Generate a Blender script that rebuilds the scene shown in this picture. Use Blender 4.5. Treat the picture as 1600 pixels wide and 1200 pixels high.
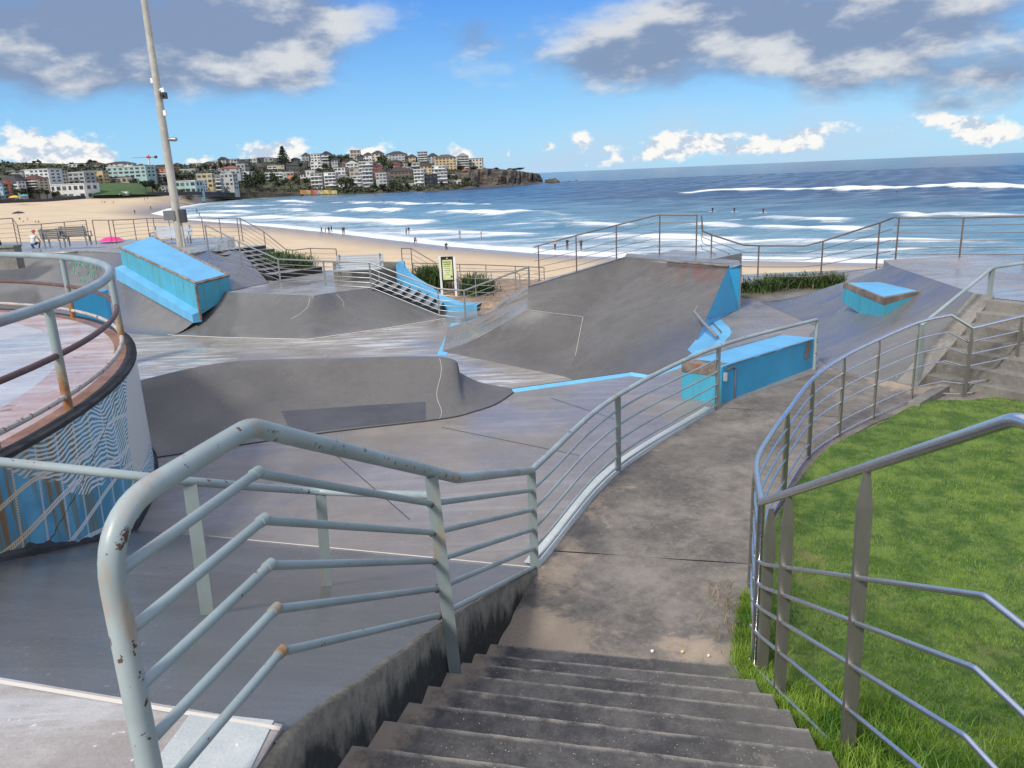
import bpy, bmesh, math, random
import numpy as np
from mathutils import Vector, Matrix
random.seed(7); rng = np.random.default_rng(7)
S = bpy.context.scene
for o in list(bpy.data.objects): bpy.data.objects.remove(o)
COL = S.collection
R = math.radians
# ------------------------------------------------------------------ camera
CAMH, PITCH, ROLL, FPX = 3.6, R(15.3), R(2.4), 1200.0     # eye height, tilt, roll, focal length in photo pixels
cam = bpy.data.cameras.new('camera'); camo = bpy.data.objects.new('camera', cam); COL.objects.link(camo)
cam.sensor_width = 36.0; cam.lens = 36.0 * FPX / 1600.0; cam.clip_start = 0.05; cam.clip_end = 60000
camo.matrix_world = Matrix.Translation((0, 0, CAMH)) @ Matrix.Rotation(R(90) - PITCH, 4, 'X') @ Matrix.Rotation(-ROLL, 4, 'Z')
S.camera = camo
S.view_settings.view_transform = 'Standard'; S.view_settings.look = 'None'; S.view_settings.gamma = 1
S.view_settings.use_curve_mapping = False
S.view_settings.exposure = 0.75
S.cycles.max_bounces = 5; S.cycles.diffuse_bounces = 3; S.cycles.glossy_bounces = 3; S.cycles.transmission_bounces = 4
S.render.resolution_x, S.render.resolution_y = 1024, 768

# survey helpers: sight line of a photo pixel, and the point where it meets a height, a distance or a vertical plane
def ray(u, v):
    dx = (u - 800) / FPX; dy = (600 - v) / FPX
    x = dx * math.cos(ROLL) + dy * math.sin(ROLL); y = -dx * math.sin(ROLL) + dy * math.cos(ROLL)
    return Vector((x, math.cos(PITCH) + y * math.sin(PITCH), -math.sin(PITCH) + y * math.cos(PITCH)))
def atz(u, v, z=0.0):
    r = ray(u, v); t = (z - CAMH) / r.z; return Vector((r.x * t, r.y * t, z))
def aty(u, v, Y):
    r = ray(u, v); t = Y / r.y; return Vector((r.x * t, Y, CAMH + r.z * t))
def onp(u, v, a, b):
    r = ray(u, v); nx = b[1] - a[1]; ny = -(b[0] - a[0])
    t = (a[0] * nx + a[1] * ny) / (r.x * nx + r.y * ny); return Vector((r.x * t, r.y * t, CAMH + r.z * t))

# ------------------------------------------------------------------ node expression helper
class E:
    nt = None
    def __init__(s, v): s.v = v
    def _m(op, a, b=None, c=None):
        n = E.nt.nodes.new('ShaderNodeMath'); n.operation = op
        for i, q in enumerate((a, b, c)):
            if q is None: continue
            if isinstance(q, E): E.nt.links.new(q.v, n.inputs[i])
            else: n.inputs[i].default_value = float(q)
        return E(n.outputs[0])
    def __add__(s, o): return E._m('ADD', s, o)
    __radd__ = __add__
    def __sub__(s, o): return E._m('SUBTRACT', s, o)
    def __rsub__(s, o): return E._m('SUBTRACT', o, s)
    def __mul__(s, o): return E._m('MULTIPLY', s, o)
    __rmul__ = __mul__
    def __truediv__(s, o): return E._m('DIVIDE', s, o)
    def gt(s, o): return E._m('GREATER_THAN', s, o)
    def lt(s, o): return E._m('LESS_THAN', s, o)
    def abs(s): return E._m('ABSOLUTE', s)
    def fr(s): return E._m('FRACT', s)
    def sin(s): return E._m('SINE', s)
    def pow(s, o): return E._m('POWER', s, o)
    def max(s, o): return E._m('MAXIMUM', s, o)
    def min(s, o): return E._m('MINIMUM', s, o)
    def exp(s): return E._m('EXPONENT', s)
def sm(x, a, b, lo=0.0, hi=1.0):
    n = E.nt.nodes.new('ShaderNodeMapRange'); n.interpolation_type = 'SMOOTHSTEP'
    E.nt.links.new(x.v, n.inputs[0])
    for i, q in enumerate((a, b, lo, hi)): n.inputs[i + 1].default_value = q
    return E(n.outputs[0])
def noise(vec, scale, detail=4, rough=.55, dist=0.0, w=None):
    n = E.nt.nodes.new('ShaderNodeTexNoise'); n.inputs['Scale'].default_value = scale
    n.inputs['Detail'].default_value = detail; n.inputs['Roughness'].default_value = rough; n.inputs['Distortion'].default_value = dist
    if w is not None: n.noise_dimensions = '4D'; n.inputs['W'].default_value = w
    E.nt.links.new(vec, n.inputs['Vector']); return E(n.outputs['Fac'])
def vmap(vec, loc=(0, 0, 0), rot=(0, 0, 0), sc=(1, 1, 1)):
    n = E.nt.nodes.new('ShaderNodeMapping'); n.inputs[1].default_value = loc; n.inputs[2].default_value = rot; n.inputs[3].default_value = sc
    E.nt.links.new(vec, n.inputs[0]); return n.outputs[0]
def mixc(f, a, b):
    n = E.nt.nodes.new('ShaderNodeMix'); n.data_type = 'RGBA'
    if isinstance(f, E): E.nt.links.new(f.v, n.inputs[0])
    else: n.inputs[0].default_value = f
    for i, q in ((6, a), (7, b)):
        if isinstance(q, (tuple, list)): n.inputs[i].default_value = (*q[:3], 1)
        else: E.nt.links.new(q, n.inputs[i])
    return n.outputs[2]
def pos():
    return E.nt.nodes.new('ShaderNodeNewGeometry').outputs['Position']
def xyz(vec):
    n = E.nt.nodes.new('ShaderNodeSeparateXYZ'); E.nt.links.new(vec, n.inputs[0]); return [E(o) for o in n.outputs]
def attr(name):
    n = E.nt.nodes.new('ShaderNodeAttribute'); n.attribute_name = name; return E(n.outputs['Fac'])
MATS = {}
def mat(name, fn):
    m = bpy.data.materials.new(name); m.use_nodes = True; E.nt = m.node_tree
    b = E.nt.nodes['Principled BSDF']; r = fn() if callable(fn) else fn
    def put(k, val):
        if isinstance(val, E): E.nt.links.new(val.v, b.inputs[k])
        elif isinstance(val, (int, float)): b.inputs[k].default_value = val
        elif isinstance(val, (tuple, list)): b.inputs[k].default_value = (*val[:3], 1)
        else: E.nt.links.new(val, b.inputs[k])
    for k, val in r.items():
        if k == 'bump':
            n = E.nt.nodes.new('ShaderNodeBump'); n.inputs['Strength'].default_value = val[1]; n.inputs['Distance'].default_value = val[2]
            E.nt.links.new(val[0].v, n.inputs['Height']); E.nt.links.new(n.outputs[0], b.inputs['Normal'])
        else: put({'c': 'Base Color', 'r': 'Roughness', 'm': 'Metallic', 's': 'Specular IOR Level', 'coat': 'Coat Weight', 'cr': 'Coat Roughness', 't': 'Transmission Weight', 'a': 'Alpha'}.get(k, k), val)
    MATS[name] = m; return m

# ------------------------------------------------------------------ world: Nishita sky with clouds
SUN_EL, SUN_AZ = R(42), R(215)        # the sun stands behind the camera, to the left (clockwise from +Y)
W = bpy.data.worlds.new('World'); S.world = W; W.use_nodes = True; E.nt = W.node_tree
nt = W.node_tree; bg = nt.nodes['Background']; bg.inputs[1].default_value = 0.12
sky = nt.nodes.new('ShaderNodeTexSky'); sky.sky_type = 'NISHITA'; sky.sun_disc = False
sky.sun_elevation = SUN_EL; sky.sun_rotation = SUN_AZ; sky.air_density = 1.0; sky.dust_density = 0.3; sky.ozone_density = 3.0
hs = nt.nodes.new('ShaderNodeHueSaturation'); hs.inputs['Saturation'].default_value = 1.25; hs.inputs['Value'].default_value = 1.0
nt.links.new(sky.outputs[0], hs.inputs['Color'])
tc = nt.nodes.new('ShaderNodeTexCoord').outputs['Generated']
dx, dy, dz = xyz(tc)
def blob(u, v, a, b, wgt):                                    # soft elliptical patch of sky around a sight line
    c = ray(u, v).normalized(); k = 1200.0 / 1.75; sc = Vector((k / a, k / a, k / b))
    n = nt.nodes.new('ShaderNodeVectorMath'); n.operation = 'MULTIPLY_ADD'; n.inputs[1].default_value = sc; n.inputs[2].default_value = (-c.x * sc.x, -c.y * sc.y, -c.z * sc.z)
    nt.links.new(tc, n.inputs[0]); g = nt.nodes.new('ShaderNodeTexGradient'); g.gradient_type = 'QUADRATIC_SPHERE'; nt.links.new(n.outputs[0], g.inputs[0])
    return E(g.outputs['Fac']) * (wgt * 1.25)
wv = vmap(tc, sc=(1, 1, 2.3))
n1 = noise(wv, 7.5, 6, .56); n1b = noise(vmap(tc, loc=(-.018, -.02, -.10), sc=(1, 1, 2.3)), 7.5, 5, .56)
n2 = noise(wv, 26, 4, .6)
big = None
for a in ((60, 50, 310, 110, .9), (330, 15, 320, 90, .75), (440, 95, 130, 75, .72), (110, 115, 220, 50, .45), (740, 45, 32, 20, .35),
          (940, 100, 120, 56, .75), (1130, 40, 330, 75, .9), (1400, 50, 300, 85, .9), (1540, 120, 150, 40, .7), (1290, 110, 110, 42, .45), (1500, 165, 90, 26, .42)):
    q = blob(*a); big = q if big is None else big + q
high = sm(dz, .30, .50)                                       # unseen cloud overhead and all around, added thick and bright for neutral ambient light
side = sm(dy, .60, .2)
fill_cloud = (high.max(side)) * sm(noise(tc, 2.2, 3), .30, .52) * .95
dens = big.max(fill_cloud) + (n1 - .5) * 1.9 + (n2 - .5) * .35 - .42
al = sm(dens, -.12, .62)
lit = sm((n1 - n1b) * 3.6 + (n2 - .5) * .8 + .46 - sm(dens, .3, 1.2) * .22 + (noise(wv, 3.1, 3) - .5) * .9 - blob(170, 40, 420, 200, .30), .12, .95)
ccol = mixc(lit, (1.20, 1.58, 2.35), (3.6, 3.65, 3.7)); ccol = mixc(high.max(side), ccol, mixc(lit, (3.9, 3.9, 4.0), (6.8, 6.6, 6.3)))  # clouds out of view get a brighter colour than visible ones, as fill light
low = None
for a in ((70, 238, 50, 30, 1.1), (140, 246, 26, 16, .95), (300, 252, 26, 12, .6), (415, 240, 34, 20, .9), (458, 240, 22, 16, .8), (575, 235, 32, 12, .75), (640, 240, 14, 12, .5), (712, 236, 14, 12, .7),
          (735, 246, 14, 9, .6), (795, 242, 6, 9, .7), (858, 228, 14, 8, .8), (908, 219, 13, 15, 1.0), (950, 232, 14, 7, .6), (1040, 234, 30, 17, .95), (1090, 222, 60, 14, .75), (1210, 232, 60, 9, .75), (1260, 205, 90, 16, .55), (1515, 206, 24, 12, .9), (1562, 213, 26, 12, .9), (960, 250, 40, 10, .55), (1480, 185, 40, 14, .6)):
    q = blob(a[0], a[1], a[2] * 1.45, a[3] * 1.35, a[4] * 1.1); low = q if low is None else low + q
n3 = noise(vmap(tc, sc=(1, 1, 1.5)), 42, 4, .58); n3b = noise(vmap(tc, loc=(0, 0, -.02), sc=(1, 1, 1.5)), 42, 4, .58)
dl = low + (n3 - .5) * 1.7 - .42
all_ = sm(dl, -.06, .36)
lcol = mixc(sm((n3 - n3b) * 4 + .62, .1, .8), (2.7, 3.2, 3.9), (4.9, 4.8, 4.6))
hz = mixc(sm(dz, .0, .30), (1.25, 2.90, 4.45), (.20, 1.05, 3.95))      # clear air: deep azure above, pale towards the horizon
skyc = mixc(.85, hs.outputs[0], hz)
haze = (blob(1180, 222, 420, 60, 1.0) + blob(900, 252, 260, 30, .8)) * sm(n1, .3, .7)
skyc = mixc(haze, skyc, (2.5, 3.35, 4.3))
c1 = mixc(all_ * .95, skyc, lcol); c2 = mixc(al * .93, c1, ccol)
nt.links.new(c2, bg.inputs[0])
sun = bpy.data.lights.new('sun', 'SUN'); sun.energy = 2.2; sun.angle = R(10); sun.color = (1, .95, .87)
suno = bpy.data.objects.new('sun', sun); COL.objects.link(suno)
sd = Vector((math.sin(SUN_AZ) * math.cos(SUN_EL), math.cos(SUN_AZ) * math.cos(SUN_EL), math.sin(SUN_EL)))
suno.rotation_euler = sd.to_track_quat('Z', 'Y').to_euler()

# ------------------------------------------------------------------ materials
def concrete(c1, c2, r0=.25, r1=.6, sc=1.0, scuff=0.0, sand=0.0, rust=0.0, bump=.15, blot=.4):
    def f():
        p = pos(); a = noise(p, .55 * sc, 4, .6); b = noise(p, 5 * sc, 5, .68); g = noise(p, 80, 2, .6)
        col = mixc(sm(a * .65 + b * .35, .36, .64), c1, c2)
        col = mixc(sm(g, .3, .7) * .25, col, tuple(x * .55 for x in c1))
        col = mixc(sm(noise(p, 1.7, 5, .72, .6), .56, .66) * blot, col, tuple(x * .68 for x in c1))
        col = mixc(sm(noise(p, 24, 2, .5), .70, .74) * .6, col, tuple(min(1, x * 1.9) for x in c2))
        sc_ = noise(vmap(p, rot=(.3, .2, .5), sc=(.5, 7, 2)), 3.2, 4, .75); col = mixc(sm(sc_, .62, .74) * .22, col, tuple(min(1, x * 1.55) for x in c2))
        if scuff:
            s1 = noise(vmap(p, rot=(0, 0, .18), sc=(.35, 3.2, 1)), 1.5, 5, .75, .4); s2 = noise(p, .22, 2)
            col = mixc(sm(s1, .47, .60) * sm(s2, .35, .6) * scuff, col, (.52, .55, .57))
        if sand:
            s1 = noise(p, .75, 6, .68, .3); col = mixc(sm(s1, .55, .66) * sand, col, (.42, .33, .23))
        if rust and rust != .35: col = mixc(sm(noise(vmap(p, sc=(1, 1, .25)), 3.0, 5, .7), .56, .72) * rust, col, (.20, .09, .045))
        if rust == .35: col = mixc(sm(noise(vmap(p, sc=(1.4, 1.4, .12)), 1.9, 5, .65, 0, 1.), .45, .62) * sm(xyz(p)[2], .45, 1.1) * sm(xyz(p)[0], 3.4, 4.6) * .9, col, (.125, .055, .042))
        wet = sm(noise(p, .38, 4, .6, .3), .42, .58)
        return {'c': col, 'r': wet * (r1 - r0) + r0, 's': .5, 'bump': (g, bump * 1.5, .008)}
    return f
mat('floor', concrete((.195, .172, .150), (.255, .228, .202), .09, .44, .8, .14, .10, 0, .15, .22))
mat('bowl', concrete((.235, .212, .188), (.31, .285, .255), .09, .42, .8, 1.0, 0, 0, .15, .25))
mat('bank', concrete((.118, .117, .115), (.148, .146, .144), .06, .30, .6, .04, 0, 0, .12, .12))
mat('wave', concrete((.105, .100, .096), (.132, .127, .122), .26, .50, 1.5, .0, 0, 0, .15, .12))
mat('ramp', concrete((.084, .081, .078), (.114, .109, .105), .22, .46, 1.0, .05, 0, .35, .15, .12))
mat('deck', concrete((.22, .205, .195), (.31, .295, .28), .10, .45, 1.0, .35))
mat('patch_dark', concrete((.050, .054, .070), (.075, .078, .092), .35, .6, 2.0))
mat('platform', concrete((.30, .27, .25), (.44, .41, .38), .3, .7, 1.6, .5))
mat('white_paint', concrete((.42, .46, .46), (.54, .57, .56), .4, .7, 2))
def f_step():
    p = pos(); x, y, z = xyz(p); g = noise(p, 70, 5, .7); a = noise(p, 1.6, 6, .65); f = noise(p, 95, 1, .4); b = noise(p, 9, 5, .7); ed = attr('edge')
    col = mixc(sm(a * .5 + b * .3 + g * .2, .40, .60), (.036, .034, .036), (.115, .108, .100))
    col = mixc(sm(x, .5, 1.5) * .45, col, (.16, .15, .125))
    d = x + 1.48 - y * .233                                     # sand gathers against the left wall
    col = mixc(sm(d + (noise(p, 6, 5, .7) - .5) * .55, .26, .04) * .9, col, (.36, .29, .21))
    col = mixc(sm(noise(p, 2.6, 6, .7, .3, 3.), .58, .68) * .55, col, (.30, .255, .20))
    col = mixc(ed * sm(b, .3, .6), col, (.27, .245, .21)); col = mixc(sm(f, .745, .76), col, (.44, .42, .38))
    return {'c': col, 'r': .78, 'bump': (g * .7 + b * .3, .6, .012)}
mat('step', f_step)
def f_path():
    p = pos(); x, y, z = xyz(p); a = noise(p, .9, 7, .68, .2); b = noise(p, 7, 6, .7); g = noise(p, 110, 3, .65)
    col = mixc(sm(a * .65 + b * .35, .36, .62), (.105, .094, .080), (.265, .235, .20))
    col = mixc(sm(noise(p, 20, 5, .7), .52, .70) * .6, col, (.31, .28, .245)); col = mixc(sm(noise(p, .5, 4, .6, .3, 7.), .5, .62) * .45, col, (.075, .069, .062))
    edge = sm(x * .87 - y * .33, -1.95, -1.15, 1, 0)                  # blown sand collects along the seaward kerb and at the foot of the stair
    foot = sm(y + x * .22, 5.2, 6.1, 1, 0)
    stepf = sm(x, 5.7, 6.5) * sm(y - x * .30, 9.25, 9.75)
    sandm = sm(noise(p, 1.3, 8, .72, .5, 2.0) + edge * .15 + foot * .21 + stepf * .3 + (g - .5) * .25, .60, .74)
    col = mixc(sandm * .85, col, (.43, .34, .245)); col = mixc(sm(g, .35, .7) * .3, col, (.05, .045, .04))
    return {'c': col, 'r': .8, 'bump': (g * .6 + b * .4, .5, .012)}
mat('path', f_path)
def f_moss():
    p = pos(); x, y, z = xyz(p); v = vmap(p, sc=(1, 1, .35)); a = noise(v, 3.2, 6, .7); b = noise(p, 22, 5, .7); c = noise(p, 7, 5, .7)
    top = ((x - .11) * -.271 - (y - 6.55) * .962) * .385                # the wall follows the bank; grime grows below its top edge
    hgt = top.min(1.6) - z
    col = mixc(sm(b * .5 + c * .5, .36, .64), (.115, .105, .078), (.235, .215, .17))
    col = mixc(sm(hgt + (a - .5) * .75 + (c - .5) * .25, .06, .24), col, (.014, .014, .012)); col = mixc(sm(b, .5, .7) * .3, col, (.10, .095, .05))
    return {'c': col, 'r': .85, 'bump': (c * .5 + b * .5, .8, .025)}
mat('moss', f_moss)
mat('oldconc', concrete((.15, .14, .125), (.27, .255, .225), .6, .9, 2.5, 0, .15, 0, .4))
def paint(c, chip=.0, chipc=(.09, .045, .035), rough=.38, rust=.0, sc=1.0):
    def f():
        p = pos(); a = noise(p, 15 * sc, 5, .65); d = noise(p, 2.2 * sc, 4)
        col = mixc(sm(d, .35, .65), tuple(x * .86 for x in c), tuple(min(1, x * 1.08) for x in c))
        if rust: col = mixc(sm(noise(vmap(p, sc=(1, 1, .3)), 5 * sc, 5, .7, .0, 5.), .55, .70) * rust, col, (.36, .19, .07))
        if chip:
            m = sm(a * .75 + noise(p, 38 * sc, 3) * .25, .68 - chip * .16, .695 - chip * .16); col = mixc(m, col, chipc)
        return {'c': col, 'r': rough, 'bump': (a, .06, .004)}
    return f
mat('rail_paint', paint((.255, .315, .325), .30, rust=.30))
mat('rail_paint_worn', paint((.29, .345, .35), .52, rust=.5))
mat('post_paint', paint((.225, .27, .265), .12, rust=.6))
mat('rail_rust', paint((.10, .055, .050), .25, (.42, .42, .40), .6, .4))
mat('rail_flake', paint((.42, .38, .35), .72, (.11, .05, .04), .6, .5))
mat('post_rust', lambda: (lambda p: (lambda z: {'c': mixc(sm(z + noise(p, 6, 5) * .5, 2.05, 2.5), mixc(sm(noise(p, 7, 5, .7), .4, .65), (.25, .10, .035), (.30, .27, .17)), (.25, .31, .31)), 'r': .5})(xyz(p)[2]))(pos()))
mat('steel', lambda: (lambda p: {'c': mixc(noise(p, 14, 4), (.62, .63, .65), (.78, .79, .80)), 'm': 1.0, 'r': noise(p, 30, 4) * .18 + .2})(pos()))
mat('steel_post', lambda: (lambda p: {'c': mixc(noise(vmap(p, sc=(1, 1, .2)), 16, 5, .7), (.20, .19, .165), (.36, .345, .31)), 'm': .75, 'r': .45})(pos()))
mat('fence_dark', paint((.13, .10, .09), .3, (.26, .25, .24), .5, .3))
mat('galv', lambda: (lambda p: {'c': mixc(noise(p, 8, 4), (.20, .215, .22), (.30, .315, .32)), 'm': .5, 'r': .42})(pos()))
def blue(c, rust=.35, streak=.3):
    def f():
        p = pos(); a = noise(p, 1.6, 5, .6); v = noise(vmap(p, sc=(3.4, 3.4, .22)), 2.6, 5, .7, 0, 4.)
        col = mixc(sm(a, .35, .65), c, tuple(min(1, x * 1.15) for x in c))
        col = mixc(sm(v, .50, .62) * streak, col, (.07, .27, .26)); col = mixc(sm(v, .60, .70) * rust, col, (.17, .075, .03))
        col = mixc(sm(noise(p, 30, 4, .7), .68, .72) * .6, col, (.36, .38, .37))
        return {'c': col, 'r': .42, 'bump': (noise(p, 50, 3), .08, .006)}
    return f
mat('blue', blue((.030, .275, .500), .22, .25)); mat('blue_rust', blue((.050, .300, .430), 1.0, .95)); mat('blue_top', blue((.110, .355, .580), .12, .10))
mat('blue_line', blue((.13, .40, .62), .1, .1))
mat('rusty_edge', concrete((.11, .085, .07), (.27, .23, .19), .5, .8, 6, 0, 0, 1.0))
mat('coping', concrete((.16, .16, .165), (.25, .25, .25), .25, .5, 4))
mat('pink', concrete((.36, .24, .225), (.46, .36, .34), .2, .5, 2.5, .7, 0, .9))
mat('platwet', concrete((.36, .36, .375), (.50, .50, .51), .12, .4, 1.0, .8, 0, .12))
mat('rim_rust', concrete((.17, .075, .035), (.33, .19, .13), .3, .6, 3, 0, 0, .8))
mat('tar', concrete((.012, .012, .013), (.045, .045, .045), .6, .9, 6, 0, 0, 0, .9))
CX, CY, CR = -12.5, 6.2, 8.43
def f_mural():
    p = pos(); x, y, z = xyz(p); s = E._m('ARCTAN2', y - CY, x - CX) * CR
    nz = noise(p, 1.3, 3); w = (s * 5.2).sin() * .055 + (s * 11 + z * 4).sin() * .022 + (nz - .5) * .30
    base = mixc(sm(noise(p, 2.2, 4), .35, .65), (.050, .240, .400), (.110, .350, .500))
    st = noise(vmap(p, sc=(2.6, 2.6, .12)), 2.2, 4, .65, 0, 9.)
    base = mixc(sm(st, .47, .60) * .75, base, (.075, .25, .23)); base = mixc(sm(st, .50, .60) * sm(s, 1.3, .0) * .95, base, (.20, .105, .03))
    up = sm(z + s * .36 + (nz - .5) * .6 + (s * 3).sin() * .14, 1.20, 1.23)
    lines = ((z + w) * 21).fr(); ln = sm((lines - .5).abs(), .20, .27, 1, 0) * up
    dots = (((s - z * .10) * 3.1).fr() - .5).abs().lt(.045) * (z * 44).fr().lt(.58)
    def curve(h, amp, k, ph, wd):
        d = (z - (h + (s * k + ph).sin() * amp)).abs(); return d.lt(wd) * (d.gt(wd * .48).max(((s * 38).fr()).lt(.6)))
    cv = curve(.92, .07, 2.6, .3, .026).max(curve(.60, .10, 1.9, -1.1, .022)).max(curve(1.22, .05, 4.0, 2.0, .020)).max(curve(.40, .07, 3.3, .9, .018))
    col = mixc(ln.max(dots).max(cv), base, mixc(sm(s, .6, -.5), (.66, .70, .70), (.60, .45, .27)))
    wh = sm(s - 1.93 - (z - .75) * (z - .75) * .75 + (nz - .5) * .2, 0, .02) * sm(z, .42, .46)
    col = mixc(wh, col, (.60, .60, .57))
    crack = (z - s * .42 - .72 + (noise(p, 9, 4) - .5) * .08).abs().lt(.006); col = mixc(crack, col, (.02, .02, .02))
    return {'c': col, 'r': .5, 'bump': (noise(p, 40, 4), .12, .006)}
mat('mural', f_mural)
mat('grass_soil', lambda: (lambda p: {'c': mixc(sm(noise(p, .9, 6, .75, .3, 4.), .56, .68) * .7, mixc(sm(noise(p, 3, 6, .7), .40, .60), (.045, .095, .014), (.125, .185, .036)), (.19, .165, .075)), 'r': .9, 'bump': (noise(p, 60, 4), .6, .02)})(pos()))
def leafmat(c1, c2, sc=2.0):
    return lambda: (lambda p: {'c': mixc(sm(noise(p, sc, 5, .7), .35, .65), c1, c2), 'r': .6, 's': .3, 'Subsurface Weight': 0.0})(pos())
mat('blade', (lambda: (lambda p: {'c': mixc(sm(noise(p, .9, 6, .75, .3, 4.), .55, .68) * .55, mixc(sm(noise(p, 1.6, 6, .78), .41, .59), (.050, .130, .010), (.185, .290, .034)), (.33, .30, .11)), 'r': .55, 's': .3})(pos()))); mat('strap', leafmat((.030, .065, .016), (.085, .13, .035), 5))
mat('dry', leafmat((.25, .19, .08), (.36, .29, .15), 5))
mat('far_leaf', leafmat((.022, .036, .018), (.052, .072, .032), .12)); mat('far_leaf2', leafmat((.045, .056, .03), (.085, .09, .05), .1)); mat('pine', leafmat((.012, .024, .016), (.025, .04, .024), .3))
mat('bark', dict(c=(.07, .05, .04), r=.9))
def f_sand():
    p = pos(); x, y, z = xyz(p); wet = attr('wet'); a = noise(p, .05, 5); b = noise(p, .6, 6, .7); c = noise(vmap(p, rot=(0, 0, .25), sc=(.12, 1, 1)), .25, 5, .6)
    col = mixc(sm(a * .4 + b * .3 + c * .3, .38, .62), (.54, .41, .26), (.62, .49, .33)); col = mixc(sm(noise(p, 2.2, 5, .7), .58, .68) * .4, col, (.36, .27, .17))
    col = mixc(wet, col, (.27, .21, .15)); return {'c': col, 'r': wet * -.72 + .9, 'bump': (b, .5, .10)}
mat('sand', f_sand)
def f_sea():
    p = pos(); foam = attr('foam'); dist = attr('depth'); x, y, z = xyz(p)
    r1 = noise(vmap(p, rot=(0, 0, -.15), sc=(.35, 1, 1)), .16, 8, .7); r2 = noise(vmap(p, sc=(.5, 1, 1)), .9, 6, .65); r3 = noise(vmap(p, rot=(0, 0, .1), sc=(.3, 1, 1)), .030, 6, .65)
    deep = mixc(sm(r3 * .45 + r1 * .55, .42, .58), (.012, .037, .070), (.036, .088, .135))
    shal = mixc(sm(r1, .35, .65), (.075, .185, .245), (.165, .295, .350))
    col = mixc(sm(dist + (r3 - .5) * .5, .12, .95), shal, deep)
    lace = noise(vmap(p, sc=(.30, 1, 1)), .45, 8, .72, .8); lc2 = noise(vmap(p, sc=(.16, 1, 1)), .12, 6, .7)
    fm = sm(foam + (lace - .5) * 1.5 + (lc2 - .5) * 1.2, .26, .86)
    col = mixc(fm, col, (.74, .77, .78))
    return {'c': col, 'r': fm * .5 + .16, 's': .35, 'bump': (r1 * .7 + r2 * .3 + fm * .3, .85, .9)}
mat('sea', f_sea)
mat('hill', lambda: (lambda p: {'c': mixc(sm(noise(p, .05, 6, .7), .35, .65), (.035, .045, .022), (.10, .095, .06)), 'r': .95})(pos()))
mat('hill_grass', lambda: (lambda p: {'c': mixc(sm(noise(p, .03, 6, .7), .35, .65), (.050, .078, .024), (.095, .105, .046)), 'r': .95})(pos()))
mat('park_grass', lambda: (lambda p: {'c': mixc(sm(noise(p, .06, 6, .7), .35, .65), (.035, .082, .017), (.06, .11, .03)), 'r': .95})(pos()))
def f_rock():
    p = pos(); x, y, z = xyz(p); a = noise(vmap(p, sc=(.25, .25, 1.6)), .25, 7, .7); b = noise(p, .25, 6, .7)
    col = mixc(sm(a, .38, .62), (.038, .032, .028), (.135, .108, .086)); col = mixc(sm(b, .5, .68), col, (.055, .06, .035)); return {'c': col, 'r': .95, 'bump': (a * .6 + b * .4, 1.0, 2.5)}
mat('rock', f_rock)
mat('stones', lambda: (lambda p: {'c': mixc(sm(noise(p, 2.5, 6, .8), .4, .6), (.20, .13, .08), (.36, .26, .18)), 'r': .95, 'bump': (noise(p, 9, 5), 1, .08)})(pos()))
mat('glass_dark', dict(c=(.055, .062, .072), r=.15)); mat('win_mid', dict(c=(.13, .145, .16), r=.2))
mat('white', dict(c=(.74, .74, .72), r=.5)); mat('alu', lambda: (lambda p: {'c': mixc(noise(p, 6, 4), (.50, .53, .56), (.64, .67, .70)), 'm': .55, 'r': .35})(pos()))
mat('dark', dict(c=(.035, .036, .04), r=.5)); mat('black', dict(c=(.012, .012, .014), r=.4)); mat('wood_grey', paint((.13, .135, .14), .4, (.25, .25, .25), .7))
mat('riser', concrete((.016, .016, .016), (.045, .043, .04), .6, .9, 3)); mat('pole', paint((.40, .38, .33), .1, (.25, .22, .18), .5, .2))
mat('sign_yellow', lambda: (lambda p: {'c': mixc(sm(noise(p, 2.5, 3), .4, .6), (.52, .56, .20), (.66, .68, .38)), 'r': .5})(pos()))
mat('ink', dict(c=(.07, .08, .04), r=.6)); mat('tag_green', dict(c=(.07, .50, .32), r=.6)); mat('crack', dict(c=(.50, .47, .43), r=.8)); mat('joint', dict(c=(.03, .03, .03), r=.9))
mat('orange', dict(c=(.75, .20, .03), r=.4)); mat('plastic', dict(c=(.62, .66, .68), r=.15, t=.35)); mat('cap_white', dict(c=(.75, .75, .73), r=.4)); mat('cap_yellow', dict(c=(.62, .55, .25), r=.4))
mat('hotpink', dict(c=(.85, .03, .24), r=.5)); mat('teal', dict(c=(.03, .36, .33), r=.6)); mat('yellow', dict(c=(.60, .42, .04), r=.6)); mat('red', dict(c=(.45, .04, .03), r=.6)); mat('skin', dict(c=(.42, .24, .16), r=.6))
mat('navy', dict(c=(.018, .022, .04), r=.8)); mat('tan_cloth', dict(c=(.45, .36, .28), r=.8)); mat('pale_cloth', dict(c=(.62, .62, .62), r=.8)); mat('blue_cloth', dict(c=(.05, .14, .34), r=.8)); mat('hair', dict(c=(.02, .014, .01), r=.6))

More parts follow.
